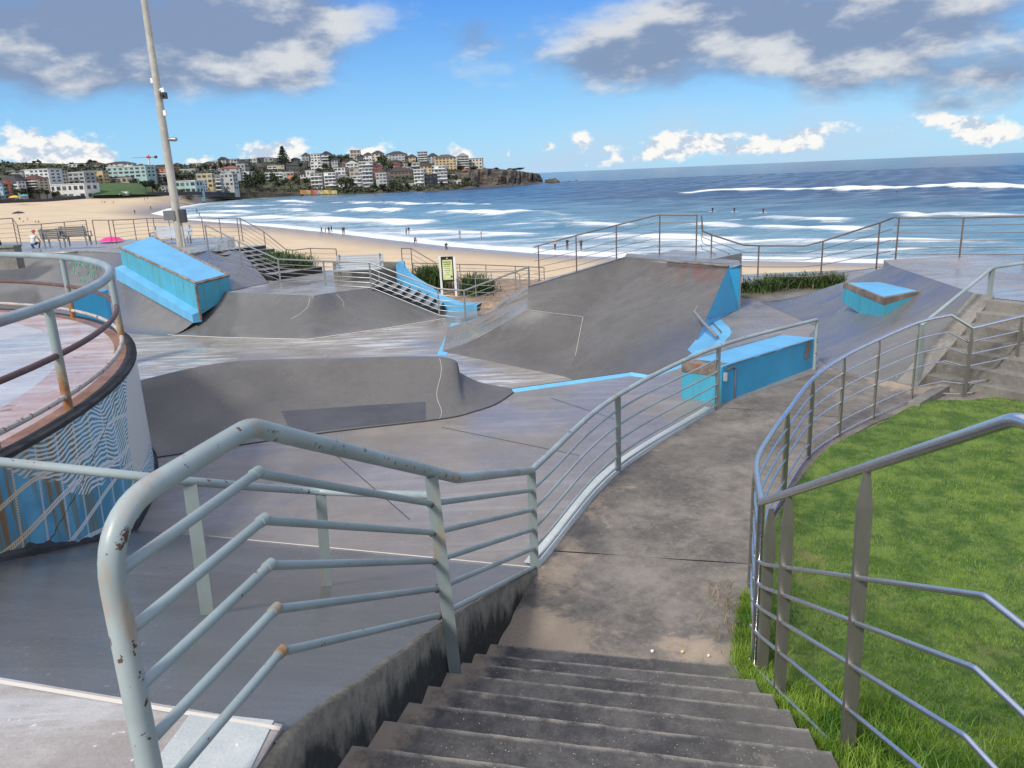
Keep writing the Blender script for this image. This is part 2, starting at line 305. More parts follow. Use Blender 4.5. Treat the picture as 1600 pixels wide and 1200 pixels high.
# ------------------------------------------------------------------ mesh helpers
class MB:
    def __init__(s): s.v = []; s.f = []; s.mi = []
    def add(s, vs, fs, mi=0):
        o = len(s.v); s.v += [tuple(q) for q in vs]; s.f += [tuple(i + o for i in f) for f in fs]; s.mi += [mi] * len(fs); return s
    def hexa(s, b, t, mi=0):           # bottom four corners (counter-clockwise from above) and top four
        return s.add(list(b) + list(t), [(3, 2, 1, 0), (4, 5, 6, 7), (0, 1, 5, 4), (1, 2, 6, 5), (2, 3, 7, 6), (3, 0, 4, 7)], mi)
    def box(s, c, sz, rz=0.0, mi=0):
        cs, sn = math.cos(rz), math.sin(rz); hx, hy, hz_ = sz[0] / 2, sz[1] / 2, sz[2] / 2; P = []
        for k in (-1, 1):
            for a, b in ((-1, -1), (1, -1), (1, 1), (-1, 1)):
                x, y = a * hx, b * hy; P.append((c[0] + x * cs - y * sn, c[1] + x * sn + y * cs, c[2] + k * hz_))
        return s.hexa(P[:4], P[4:], mi)
    def prism(s, poly, z0, z1, mi=0):  # vertical prism over a plan polygon; z0, z1 numbers or lists
        n = len(poly); Z0 = z0 if isinstance(z0, (list, tuple)) else [z0] * n; Z1 = z1 if isinstance(z1, (list, tuple)) else [z1] * n
        vs = [(p[0], p[1], Z0[i]) for i, p in enumerate(poly)] + [(p[0], p[1], Z1[i]) for i, p in enumerate(poly)]
        return s.add(vs, [tuple(range(n - 1, -1, -1)), tuple(range(n, 2 * n))] + [(i, (i + 1) % n, n + (i + 1) % n, n + i) for i in range(n)], mi)
    def tube(s, pts, r, n=10, cap=True, mi=0, closed=False):
        pts = [Vector(p) for p in pts]; m = len(pts); rs = r if isinstance(r, (list, tuple)) else [r] * m; vs = []
        for i, p in enumerate(pts):
            if closed: a, b = pts[i - 1], pts[(i + 1) % m]
            else: a, b = pts[max(0, i - 1)], pts[min(m - 1, i + 1)]
            d1 = (p - a); d2 = (b - p)
            if d1.length < 1e-6: d1 = d2
            if d2.length < 1e-6: d2 = d1
            t = (d1.normalized() + d2.normalized())
            t = t.normalized() if t.length > 1e-6 else d1.normalized()
            k = 1 / max(.5, t.dot(d1.normalized()))
            if i == 0:
                up = Vector((0, 0, 1)) if abs(t.z) < .92 else Vector((0, 1, 0)); sx = t.cross(up).normalized()
            else: sx = (sx - t * sx.dot(t)).normalized()
            sy = sx.cross(t).normalized(); bend_ = (d2.normalized() - d1.normalized()); bn = bend_.normalized() if bend_.length > 1e-4 else None
            for j in range(n):
                a_ = 2 * math.pi * j / n; o_ = sx * math.cos(a_) + sy * math.sin(a_)
                if bn is not None: o_ = o_ + bn * o_.dot(bn) * (k - 1)
                vs.append(p + o_ * rs[i])
        fs = []
        for i in range(m if closed else m - 1):
            i2 = (i + 1) % m
            for j in range(n): fs.append((i * n + j, i * n + (j + 1) % n, i2 * n + (j + 1) % n, i2 * n + j))
        if cap and not closed: fs += [tuple(range(n))[::-1], tuple((m - 1) * n + j for j in range(n))]
        return s.add(vs, fs, mi)
    def grid(s, rows, mi=0, close=False):
        n = len(rows[0]); vs = [p for r_ in rows for p in r_]; fs = []
        for i in range(len(rows) - 1):
            for j in range(n - 1): fs.append((i * n + j, i * n + j + 1, (i + 1) * n + j + 1, (i + 1) * n + j))
        return s.add(vs, fs, mi)
    def build(s, name, mats, parent=None, smooth=False, loc=None):
        me = bpy.data.meshes.new(name); me.from_pydata(s.v, [], s.f)
        for m in (mats if isinstance(mats, (list, tuple)) else [mats]): me.materials.append(MATS[m])
        if len(set(s.mi)) > 1: me.polygons.foreach_set('material_index', s.mi)
        if smooth:
            me.polygons.foreach_set('use_smooth', [True] * len(me.polygons))
            if smooth != 'all': me.set_sharp_from_angle(angle=R(38))
        me.update(); o = bpy.data.objects.new(name, me); COL.objects.link(o)
        if parent: o.parent = parent; o.matrix_parent_inverse = parent.matrix_world.inverted()
        return o
def fixn(o):
    bm = bmesh.new(); bm.from_mesh(o.data); bmesh.ops.recalc_face_normals(bm, faces=bm.faces); bm.to_mesh(o.data); bm.free(); return o
def tag(o, label, cat=None, group=None, kind=None):
    o['label'] = label
    if cat: o['category'] = cat
    if group: o['group'] = group
    if kind: o['kind'] = kind
    return o
def thing(name, label, cat, loc=(0, 0, 0), group=None, rz=0.0):
    o = bpy.data.objects.new(name, None); COL.objects.link(o); o.location = loc; o.rotation_euler = (0, 0, rz); o.empty_display_size = .2
    o.matrix_world = Matrix.Translation(loc) @ Matrix.Rotation(rz, 4, 'Z'); return tag(o, label, cat, group)
def struct(o, label=None): 
    o['kind'] = 'structure'
    if label: o['label'] = label
    return o
def link_copy(src, name, loc, parent=None, sc=None, rz=0.0):
    c = src.copy(); c.name = name; COL.objects.link(c); c.parent = parent; c.location = loc; c.rotation_euler = (0, 0, rz)
    if sc: c.scale = sc
    return c
def lerp(a, b, t): return Vector(a) * (1 - t) + Vector(b) * t
def pl(pts, n):                        # resample a polyline to n points by length
    pts = [Vector(p) for p in pts]; L = [0]
    for a, b in zip(pts, pts[1:]): L.append(L[-1] + (b - a).length)
    out = []
    for i in range(n):
        d = L[-1] * i / (n - 1); k = 0
        while k < len(L) - 2 and L[k + 1] < d: k += 1
        out.append(lerp(pts[k], pts[k + 1], (d - L[k]) / max(1e-9, L[k + 1] - L[k])))
    return out
def cat_rom(pts, n):                   # smooth curve through points
    P = [Vector(p) for p in pts]; P = [P[0] * 2 - P[1]] + P + [P[-1] * 2 - P[-2]]; out = []
    for i in range(1, len(P) - 2):
        for k in range(n):
            t = k / n; a, b, c, d = P[i - 1:i + 3]
            out.append(.5 * ((2 * b) + (c - a) * t + (2 * a - 5 * b + 4 * c - d) * t * t + (3 * b - a - 3 * c + d) * t ** 3))
    out.append(P[-2]); return out
def ribbon(pts, w, lift=.006):
    m = MB(); rows = []
    for i, p in enumerate(pts):
        a, b = Vector(pts[max(0, i - 1)]), Vector(pts[min(len(pts) - 1, i + 1)]); t = (b - a).normalized(); n = t.cross(Vector((0, -.5, .85))).normalized() * (w / 2)
        rows.append([Vector(p) - n + Vector((0, -lift * .5, lift)), Vector(p) + n + Vector((0, -lift * .5, lift))])
    return m.grid(rows)
# ================================================================== SETTING: skate park floors and banks
def zb(x, y): return .385 * (-.271 * (x - .11) - .962 * (y - 6.55))          # near bank rising towards the stair head
BOWL = -1.2
Epx = [(800, 609), (985, 583), (1012, 588), (1060, 571), (1082, 552), (1110, 545), (1128, 521), (1108, 499), (1157, 484)]
Ew = [atz(u, v, 0) for u, v in Epx]
fl = MB(); poly = [(-9, 12.3), (-4, 12.4)] + [(p.x, p.y) for p in Ew] + [(6.1, 26), (22, 26), (22, 9), (9, 7), (2.4, 4.0), (.3, 4.6), (.14, 6.40), (-3.2, 7.3), (-9, 8.6)]
fl.add([(x, y, 0) for x, y in poly], [tuple(range(len(poly)))[::-1]])
floor = struct(fixn(fl.build('skate_floor', 'floor')), 'wet grey concrete skate park floor beside the path')
bw = MB(); bw.add([(-40, 12, BOWL), (9, 12, BOWL), (9, 33, BOWL), (-40, 33, BOWL)], [(0, 1, 2, 3)])
bowl = struct(bw.build('bowl_floor', 'bowl'), 'lower skate bowl floor with white scuff marks')
# hidden drop from the floor edge down into the bowl
dr = MB(); dr.grid([[Vector((p.x, p.y, 0)) for p in Ew], [Vector((p.x - .35 - .2 * i / 8, p.y + .9 - .9 * max(0, i - 3) / 8, BOWL)) for i, p in enumerate(Ew)]])
fixn(dr.build('drop_bank', 'bank', floor))
ribbon([p + Vector((.02, -.16, 0)) for p in pl(Ew[:3], 14)], .15).build('painted_edge', 'blue_line', floor)
ribbon([p + Vector((.05, -.10, 0)) for p in pl(Ew[2:6], 12)], .17).build('painted_edge', 'blue_line', floor)
ribbon([p + Vector((.16, -.02, 0)) for p in pl(Ew[5:8], 10)], .28).build('painted_edge', 'blue_line', floor)
ribbon([p + Vector((-.02, .0, 0)) for p in pl(Ew[:2], 14)], .035, .010).build('edge_line', 'joint', floor)
ribbon(pl([atz(690, 556, BOWL), atz(712, 505, BOWL)], 6), .28).build('painted_line', 'blue_line', bowl)
for a, b in (((690, 668), (905, 712)), ((500, 690), (640, 812)), ((860, 622), (960, 655))):
    ribbon(pl([atz(*a), atz(*b)], 6), .008).build('pour_joint', 'joint', floor)
# near bank and upper platform
bk = MB(); rows = []
wl = [Vector((.14, 6.51, 0)), Vector((-.28, 5.15, 0)), Vector((-.51, 4.2, 0)), Vector((-.87, 2.58, 0)), Vector((-.90, 2.40, 0))]
for i in range(15):
    p = pl(wl, 15)[i]; row = []
    for j in range(24):
        q = p + Vector((-.962, .271, 0)) * (9.0 * j / 23); row.append(Vector((q.x, q.y, max(0.003, min(1.6, zb(q.x, q.y))))))
    rows.append(row)
bk.grid(rows); near_bank = struct(fixn(bk.build('near_bank', 'bank', None, True)), 'wet blue-grey concrete bank sloping up beside the stairs')
s0, s1 = Vector((.13, 6.545, .006)), Vector((-3.3, 7.51, .006)); ribbon(pl([s0, s1], 20), .010, .002).build('joint_line', 'crack', near_bank)
pt = MB(); t0 = Vector((-.93, 2.50, 0)); tp = [t0 + Vector((-.962, .271, 0)) * (k * .5) for k in range(20)]
poly = [(p.x, p.y) for p in tp] + [(-9, -3), (-1.30, -3), (-1.02, 1.9)]
pt.prism(poly, 1.2, 1.606); plat = struct(fixn(pt.build('upper_platform', 'platform')), 'speckled concrete platform at the head of the stairs')
ribbon([p + Vector((0, -.03, 1.608)) for p in tp[:12]], .016).build('platform_edge', 'crack', plat)
m = MB(); q = [atz(300, 1112, 1.61), atz(428, 1126, 1.61), atz(385, 1215, 1.61), atz(190, 1260, 1.61)]; m.prism([(p.x, p.y) for p in q[::-1]], 1.60, 1.612); fixn(m.build('painted_slab', 'white_paint', plat))
# path slabs
PL = [(.16, 6.49), (.55, 7.35), (1.28, 8.80), (2.15, 10.05), (3.13, 11.15), (4.3, 12.25), (5.6, 13.2), (7.2, 13.4)]
PR = [(1.62, 4.85), (2.05, 6.1), (2.55, 7.2), (3.05, 7.95), (3.72, 8.92), (4.42, 9.66), (5.18, 10.30), (6.1, 10.9), (7.4, 11.2), (9.4, 11.6)]
PLs = [Vector((-.25, 5.18, 0)), Vector((.02, 6.1, 0))] + [Vector((x, y, 0)) for x, y in PL]; PRs = [Vector((x, y, 0)) for x, y in PR]
path = thing('footpath', 'stained concrete footpath between the two railings', None); path['kind'] = 'structure'
A, B = pl(PLs, 41), pl(PRs, 41); k = 0
for i0, i1 in ((0, 6), (6, 24), (24, 40)):
    m = MB(); a, b = A[i0:i1 + 1], B[i0:i1 + 1]; n = len(a); g = .006
    rows = [[lerp(a[i], b[i], j / 10) + Vector((0, (g if i == 0 else (-g if i == n - 1 else 0)), .012 + .003 * math.sin(i * 1.7 + j))) for j in range(11)] for i in range(n)]
    m.grid(rows); fixn(m.build('slab', 'path', path))
m = MB(); m.grid([[p + Vector((0, 0, .004)) for p in A], [p + Vector((0, 0, .004)) for p in B]]); fixn(m.build('slab_joint', 'joint', path))
# kerb strip of grey-blue paint under the left railing
kb = cat_rom([Vector((.14, 6.55, 0)), Vector((1.23, 8.85, 0)), Vector((3.05, 11.20, 0))], 12)
m = MB(); m.grid([[p + Vector((-.10, .06, .03)) for p in kb], [p + Vector((.04, -.02, .03)) for p in kb], [p + Vector((.05, -.03, 0)) for p in kb]])
fixn(m.build('kerb', 'white_paint', floor))
# stairs
N = 11
Ls = [(-.28, 5.15), (-.42, 4.83), (-.48, 4.52), (-.53, 4.20), (-.62, 3.88), (-.70, 3.55), (-.76, 3.22), (-.82, 2.88), (-.88, 2.56), (-.94, 2.24), (-1.0, 1.92)]
Rs = [(1.52, 4.76), (1.53, 4.39), (1.52, 4.05), (1.50, 3.72), (1.47, 3.38), (1.44, 3.05), (1.42, 2.72), (1.40, 2.38), (1.38, 2.05), (1.36, 1.72), (1.34, 1.38)]
st = thing('staircase', 'worn dark concrete stairs leading down to the path', None); st['kind'] = 'structure'
for k in range(N):
    z = .15 * (k + 1); l, r_ = Vector(Ls[k]), Vector(Rs[k]); l2 = Vector(Ls[k + 1]) if k < N - 1 else l + Vector((-.2, -2.5)); r2 = Vector(Rs[k + 1]) if k < N - 1 else r_ + Vector((0, -2.5))
    m = MB(); nn = 24; ex = Vector((0, -.10)); rows = []
    for o, zz in ((Vector((0, 0)), z - .16), (Vector((0, 0)), z - .016), (Vector((-.003, -.014)), z), (Vector((-.006, -.045)), z - .0005), (None, z)):
        row = []
        for j in range(nn + 1):
            t = j / nn; p = l.lerp(r_, t) + o if o is not None else l2.lerp(r2, t) + ex
            wob = .0015 * math.sin(j * 2.3 + k * 5) + random.uniform(-.002, .002); row.append((p.x, p.y + (wob if o is not None else 0), zz + (random.uniform(-.003, .001) if zz == z else 0)))
        rows.append(row)
    m.grid(rows); m.add([(rows[0][-1][0], rows[0][-1][1], -.1), rows[1][-1], rows[2][-1], rows[4][-1], (rows[4][-1][0], rows[4][-1][1], -.1)], [(0, 1, 2, 3, 4)])
    o = fixn(m.build('step', 'step', st)); ea = o.data.attributes.new('edge', 'FLOAT', 'POINT'); ea.data.foreach_set('value', [1.0 if nn + 1 <= i < 4 * (nn + 1) and not (3 * (nn + 1) <= i) else 0.0 for i in range(len(o.data.vertices))])
# mossy wall carrying the bank above the stairs
m = MB(); T = pl(wl[:4] + [Vector((-1.02, 1.9, 0)), Vector((-1.30, -1.5, 0))], 46); rows = [[], [], [], [], []]
for i, p in enumerate(T):
    z = min(1.602, max(.0, zb(p.x, p.y))) + .004 + random.uniform(-.004, .004); d = random.uniform(-.012, .012)
    for k, (ox, zz) in enumerate(((-.06, z - .03), (-.012, z - .003), (.03 + d, z - .006), (.035 + d * 1.3, z * .5 - .05), (.03, -.15))): rows[k].append(Vector((p.x + ox, p.y, zz)))
m.grid(rows); m.add([rows[1][-1], rows[2][-1], rows[3][-1], rows[4][-1], Vector((rows[1][-1].x, rows[1][-1].y, -.15))], [(0, 1, 2, 3, 4)])
tag(fixn(m.build('stair_wall', ['moss'], None, 'all')), 'black mossy concrete side wall along the left of the stairs', 'wall')
# ================================================================== painted handrail left of the stairs
def flatbar(base, top, w=.075, t=.028, rz=0.0, taper=0.0):
    m = MB(); cs, sn = math.cos(rz), math.sin(rz); b, tt = [], []
    for a, c in ((-1, -1), (1, -1), (1, 1), (-1, 1)):
        o = Vector((a * w / 2 * cs - c * t / 2 * sn, a * w / 2 * sn + c * t / 2 * cs, 0)); b.append(Vector(base) + o)
    if taper:
        mid = lerp(top, base, taper / (Vector(top) - Vector(base)).length); b2 = [mid + (p - Vector(base)) for p in b]
        tp_ = [Vector(top) + (p - Vector(base)) * .42 for p in b]; return m.hexa(b, b2).hexa(b2, tp_)
    return m.hexa(b, [Vector(top) + (p - Vector(base)) for p in b])
def railing(name, label, top, posts, mids, rt=.03, rm=.014, mt='rail_paint', mp='post_paint', mm='rail_paint', w=.07, t=.025, rz=0.0, n=12, taper=0.0, round_post=False):
    th = thing(name, label, 'railing', tuple(posts[0][0]))
    MB().tube(top, rt, n).build('top_rail', mt, th, True)
    for p in posts:
        b, tt = p[0], p[1]
        if round_post: MB().tube([b, tt], w / 2, 8).build('post', mp, th, True)
        else: flatbar(b, tt, w, t, p[2] if len(p) > 2 else rz, taper).build('post', mp, th)
    for q in mids: MB().tube(q, rm, max(6, n - 4)).build('rail', mm, th, True)
    return th
def fillet(a, b, c, r, n=6):
    a, b, c = Vector(a), Vector(b), Vector(c); p, q = b + (a - b).normalized() * r, b + (c - b).normalized() * r
    return [lerp(lerp(p, b, t / n), lerp(b, q, t / n), t / n) for t in range(n + 1)]
P1, P2, PB, PE = Vector((.14, 6.51, 0)), Vector((-.51, 4.22, .6)), Vector((-.95, 2.64, 1.6)), Vector((-1.14, 1.94, 1.6))
zt = [1.0, 1.91, 2.76, 2.74]
h = lambda p, z: Vector((p.x, p.y, z))
top = [h(P1, 1.0)] + fillet(h(P1, 1.0), h(lerp(P1, P2, .80), 1.70), h(P2, 1.93), .05, 3) + fillet(h(P2, 1.93), h(PB, 2.76), h(PE, 2.74), .06) + fillet(h(PB, 2.76), h(PE, 2.74), h(PE, 1.6), .22, 10) + [h(PE, 1.55)]
mids = []
for k in range(5):
    d = .18 + .188 * k; e = h(PE, 2.74 - d)
    mids.append([h(P1, max(.03, 1.0 - .195 * (k + 1)))] + [h(P2, 1.91 - d)] + fillet(h(P2, 1.91 - d), h(PB, 2.76 - d), e, .03, 3) + [e])
lr = railing('stair_railing', 'chipped grey-green painted pipe railing left of the stairs, front post bent over', top, [(P1, h(P1, .985), .2), (P2 + Vector((.075, -.01, -.05)), h(P2, 1.90) + Vector((.012, 0, 0)), .2)], [], .036, .017, 'rail_paint_worn', 'post_paint', 'rail_paint', .078, .03, n=20)
for q in mids: MB().tube(q, .0185, 14).build('rail', 'rail_paint', lr, True)
for k in range(5):                                   # rusty weld collars where the rails meet the posts
    for P_, z in ((P2, 1.91 - .18 - .188 * k), (PB, 2.76 - .18 - .188 * k)):
        MB().tube([h(P_, z) + Vector((-.006, -.02, 0)), h(P_, z) + Vector((.006, .02, 0))], .0225, 12).build('weld_collar', 'post_rust' if P_ is PB else 'rail_rust', lr, True)
# guard rail across the bank
G1, G2 = Vector((-1.90, 4.14, 1.10)), Vector((-1.46, 5.20, .66))
gt = cat_rom([Vector((-3.25, 3.3, 2.62)), atz(0, 722, 2.28), Vector((-1.89, 4.14, 1.95)), Vector((-1.44, 5.2, 1.45)), atz(685, 771, 1.16)], 8)
gt = cat_rom([aty(-160, 716, 3.6), aty(0, 722, 3.85), aty(297, 752, 4.14), aty(500, 768, 5.2), aty(683, 774, 4.27)], 8)
railing('bank_guard_rail', 'grey-green pipe guard rail standing on the wet bank behind the stair railing', gt, [(G1, aty(297, 757, 4.14), .3), (G2, aty(501, 768, 5.2), .3)], [], .026, .012, 'rail_paint_worn', w=.075, t=.03, n=14)
# railing along the path
Q = [P1, Vector((1.26, 8.83, 0)), Vector((3.11, 11.18, 0)), Vector((5.38, 13.19, 0))]
ht = [1.0, .985, .99, .93]
tops = cat_rom([h(q, z) for q, z in zip(Q, ht)], 14)
tops2 = tops[:-2] + fillet(tops[-3], tops[-1], h(Q[3], 0), .06, 4) + [h(Q[3], 0)]
curve = cat_rom([h(q, 0) for q in Q[:3]], 14)
mids = [[p + Vector((0, 0, z)) for p in curve] for z in (.80, .605, .41, .215)] + [[p + Vector((0, 0, .075)) for p in curve]]
railing('path_railing', 'grey-green painted railing curving along the left edge of the path', tops2, [(Q[1], h(Q[1], .97), .55), (Q[2], h(Q[2], .975), .75)], mids, .030, .0135, 'rail_paint_worn', w=.075, t=.03, n=14)
# ================================================================== stainless railing on the right
c0 = Vector((1.66, 4.80, .05)); bend = Vector((1.73, 2.50, 1.6)); beyond = Vector((1.78, 1.55, 1.6))
curvepts = [Vector((1.66, 4.80, 0)), Vector((2.02, 6.0, 0)), Vector((2.50, 7.05, 0)), Vector((2.96, 7.87, 0)), Vector((3.66, 8.97, 0)), Vector((4.36, 9.72, 0)), Vector((5.12, 10.37, 0)), Vector((6.0, 11.03, 0)), Vector((6.62, 11.32, 0))]
hts = [1.38, 1.20, 1.06, 1.02, 1.06, 1.13, 1.19, 1.26, 1.29]
cv = cat_rom(curvepts, 6); cz = cat_rom([Vector((z, 0, 0)) for z in hts], 6)
ctop = [h(p, z.x) for p, z in zip(cv, cz)] + [Vector((6.93, 11.25, 1.09)), Vector((7.92, 11.63, 1.16)), Vector((9.6, 12.2, 1.3))]
cm = []
for fz in (.80, .62, .45, .20, .05):
    cm.append([h(p, z.x * fz) for p, z in zip(cv, cz)] + [Vector((6.90, 11.27, 1.09 * fz)), Vector((7.92, 11.64, 1.16 * fz)), Vector((9.6, 12.2, 1.3 * fz))])
cposts = [(p, h(p, z - .015), math.atan2(b.x - p.x, -(b.y - p.y)) * 0 + a) for p, z, a, b in ((curvepts[i], hts[i], an, curvepts[min(i + 1, 8)]) for i, an in ((3, .5), (4, .7), (5, .8), (6, .85), (7, .9)))]
cposts += [(Vector((6.93, 11.25, 0)), Vector((6.93, 11.25, 1.075)), .2), (Vector((7.92, 11.63, 0)), Vector((7.92, 11.63, 1.145)), .3), (Vector((2.02, 6.0, 0)), Vector((2.02, 6.0, 1.19)), .35)]
railing('curved_steel_railing', 'polished stainless steel railing curving between the path and the lawn', ctop, cposts, cm, .024, .0115, 'steel', 'steel_post', 'steel', .070, .022, n=14, taper=.16)
def gz(x, y):                            # lawn: level beside the path, rising beside the stairs
    t = max(0.0, 4.75 + .06 * (x - 1.6) - y); t2 = .42 * t * t / (t + .35)
    return .055 + t2 + .02 * math.sin(x * 2.1 + y * 1.3) + .012 * math.sin(x * 5.3 - y * 4.1)
top = [Vector((1.66, 4.80, .06))] + fillet((1.66, 4.80, .06), (1.66, 4.80, 1.385), (1.70, 3.5, 2.09), .02, 3) + fillet((1.70, 3.5, 2.09), (1.73, 2.50, 2.72), (1.80, 1.4, 2.72), .06, 5) + [Vector((1.80, 1.2, 2.72))]
mids = []
for k in range(5):
    z0 = (.95, .78, .61, .40, .12)[k]; z1 = (2.02, 1.71, 1.40, 1.10, .80)[k]
    mids.append([Vector((1.645, 4.85, z0))] + fillet((1.645, 4.85, z0), (1.66, 4.74, z0), (1.72, 2.50, z1), .06, 4) + fillet((1.66, 4.7, z0), (1.72, 2.52, z1), (1.80, 1.2, z1), .02, 3) + [Vector((1.80, 1.2, z1))])
sp = [(Vector((1.70, 4.74, 0)), Vector((1.70, 4.72, 1.37)), .08), (Vector((1.69, 4.36, .0)), Vector((1.675, 4.36, 1.625)), .08), (Vector((1.72, 3.44, .3)), Vector((1.702, 3.46, 2.150)), .08), (Vector((1.76, 2.18, .8)), Vector((1.752, 2.18, 2.71)), .08)]
railing('steel_stair_railing', 'stainless steel stair railing with pointed flat posts, nearest on the right', top, sp, mids, .026, .0135, 'steel', 'steel_post', 'steel', .075, .024, n=18, taper=.20)
# ================================================================== lawn
xs = np.linspace(0, 1, 60); rows = []
edge = cat_rom([Vector((1.30, .4, 0)), Vector((1.42, 2.2, 0)), Vector((1.52, 4.2, 0)), Vector((1.66, 4.95, 0)), Vector((2.04, 5.95, 0)), Vector((2.53, 7.0, 0)), Vector((3.03, 7.85, 0)), Vector((3.72, 8.85, 0)), Vector((4.42, 9.58, 0)), Vector((5.18, 10.22, 0)), Vector((6.05, 10.85, 0)), Vector((6.9, 11.02, 0)), Vector((8.0, 11.35, 0)), Vector((12, 12.6, 0))], 5)
far_e = pl([Vector((14, -2, 0)), Vector((16, 6, 0)), Vector((15, 13, 0))], len(edge))
for a, b in zip(edge, far_e): rows.append([Vector((q.x, q.y, gz(q.x, q.y))) for q in (lerp(a, b, t ** 1.4) for t in np.linspace(0, 1, 40))])
m = MB(); m.grid(rows); lawn = struct(fixn(m.build('lawn', 'grass_soil', None, True)), 'short green lawn behind the steel railing')
def blades(name, pts, hmin, hmax, wd, mt, lean=.5, label=None, cat=None):
    n = len(pts); ang = rng.uniform(0, 2 * np.pi, n); hh = rng.uniform(hmin, hmax, n); le = rng.uniform(0, lean, n) * hh; la = rng.uniform(0, 2 * np.pi, n)
    P_ = np.asarray(pts); d = np.stack([np.cos(ang), np.sin(ang), np.zeros(n)], 1) * (wd / 2); L_ = np.stack([np.cos(la) * le, np.sin(la) * le, hh], 1)
    mid = P_ + L_ * np.array([.35, .35, .6]); v = np.stack([P_ - d, P_ + d, mid + d * .7, mid - d * .7, P_ + L_], 1).reshape(-1, 3)
    i = np.arange(n) * 5; q = np.stack([i, i + 1, i + 2, i + 3], 1); t = np.stack([i + 3, i + 2, i + 4], 1)
    me = bpy.data.meshes.new(name); nl = n * 7; me.vertices.add(n * 5); me.vertices.foreach_set('co', v.ravel()); me.loops.add(nl)
    me.loops.foreach_set('vertex_index', np.concatenate([q.ravel(), t.ravel()])); me.polygons.add(2 * n)
    me.polygons.foreach_set('loop_start', np.concatenate([np.arange(n) * 4, 4 * n + np.arange(n) * 3])); me.update(calc_edges=True); me.validate()
    me.materials.append(MATS[mt]); o = bpy.data.objects.new(name, me); COL.objects.link(o); return o
def inlawn(x, y):
    for a, b in zip(edge, edge[1:]):
        if a.y <= y <= b.y: return x > a.x + (b.x - a.x) * (y - a.y) / max(1e-6, b.y - a.y) + .01
    return False
pts = []
while len(pts) < 260000:
    y = 1.2 + 10.6 * random.random() ** 1.5; x = 1.3 + random.random() * (.85 * y + 1.0)
    if inlawn(x, y): pts.append((x, y, gz(x, y) - .004))
g1 = blades('lawn_grass', pts, .014, .040, .0045, 'blade', 1.1); tag(g1, 'short mown green grass blades of the lawn', 'grass', kind='stuff')
pts = []
for _ in range(9000):
    t = random.random() ** .8; i = int(t * 16) + 4; p = edge[min(i, len(edge) - 1)]; x, y = p.x + abs(random.gauss(.03, .10)) + (-.12 + random.random() * .1 if 4.4 < p.y < 6 else 0), p.y + random.uniform(-.08, .08); pts.append((x, y, max(gz(x, y), 0) - .004))
for _ in range(9000):
    y = random.uniform(1.4, 4.6); x = 1.45 + abs(random.gauss(.1, .5)); pts.append((x, y, gz(x, y) - .004))
g2 = blades('edge_grass', pts, .04, .13, .006, 'blade', 1.1); tag(g2, 'longer unmown grass along the railing foot', 'grass', kind='stuff')
pts = [(1.72 + random.gauss(0, .10), random.uniform(5.0, 6.1) , .02) for _ in range(160)]; g3 = blades('dry_weeds', pts, .04, .13, .006, 'dry', 1.6); tag(g3, 'dry straw-coloured weeds at the lawn corner by the path', 'weeds', kind='stuff')
# ================================================================== curved front bank ("wave")
bot = [(60, 742, 0), (240, 716, 0), (400, 692, 0), (520, 675, 0), (690, 655, 0), (742, 643, 0), (776, 631, 0), (803, 613, 0)]
tpx = [(60, 640, .55), (225, 594, .70), (350, 568, .72), (480, 563, .72), (690, 560, .70), (718, 584, .42), (752, 600, .18), (801, 609.5, .015)]
Bp = cat_rom([atz(u, v, .004) for u, v, z in bot], 6); Tp = cat_rom([atz(u, v, z) for u, v, z in tpx], 6)
m = MB(); rows = []
for k in range(9): t = k / 8; rows.append([Vector((b.x + (a.x - b.x) * t, b.y + (a.y - b.y) * t, b.z + (a.z - b.z) * (t ** 1.75))) for a, b in zip(Tp, Bp)])
rows.append([a + Vector((.0, .10, 0)) for a in Tp])
for k in (1, 2, 3, 4): rows.append([a + Vector((.05 * k, .10 + .35 * k, -(a.z - BOWL) * (1 - (1 - k / 4) ** 1.7))) for a in Tp])
m.grid(rows); wave = tag(fixn(m.build('curved_bank', 'wave', None, True)), 'dark grey curved concrete bank with a dark patch, behind the stair railing', 'skate ramp')
def onw(t, s):                           # point on the curved face: t up the face, s along it
    i = s * (len(Bp) - 1); j = min(int(i), len(Bp) - 2); a = lerp(Tp[j], Tp[j + 1], i - j); b = lerp(Bp[j], Bp[j + 1], i - j)
    return Vector((b.x + (a.x - b.x) * t, b.y + (a.y - b.y) * t, b.z + (a.z - b.z) * t ** 1.75))
m = MB(); m.grid([[onw(t, s) + Vector((0, -.008, .006)) for s in np.linspace(.36, .545, 12)] for t in np.linspace(.06, .42, 6)]); fixn(m.build('dark_patch', 'patch_dark', wave, True))
ribbon([onw(t, .567 + .004 * math.sin(t * 9)) + Vector((0, -.004, .003)) for t in np.linspace(0, 1, 14)], .007).build('crack', 'crack', wave)
ribbon([p + Vector((0, -.01, .004)) for p in Bp], .020).build('foot_joint', 'joint', wave)
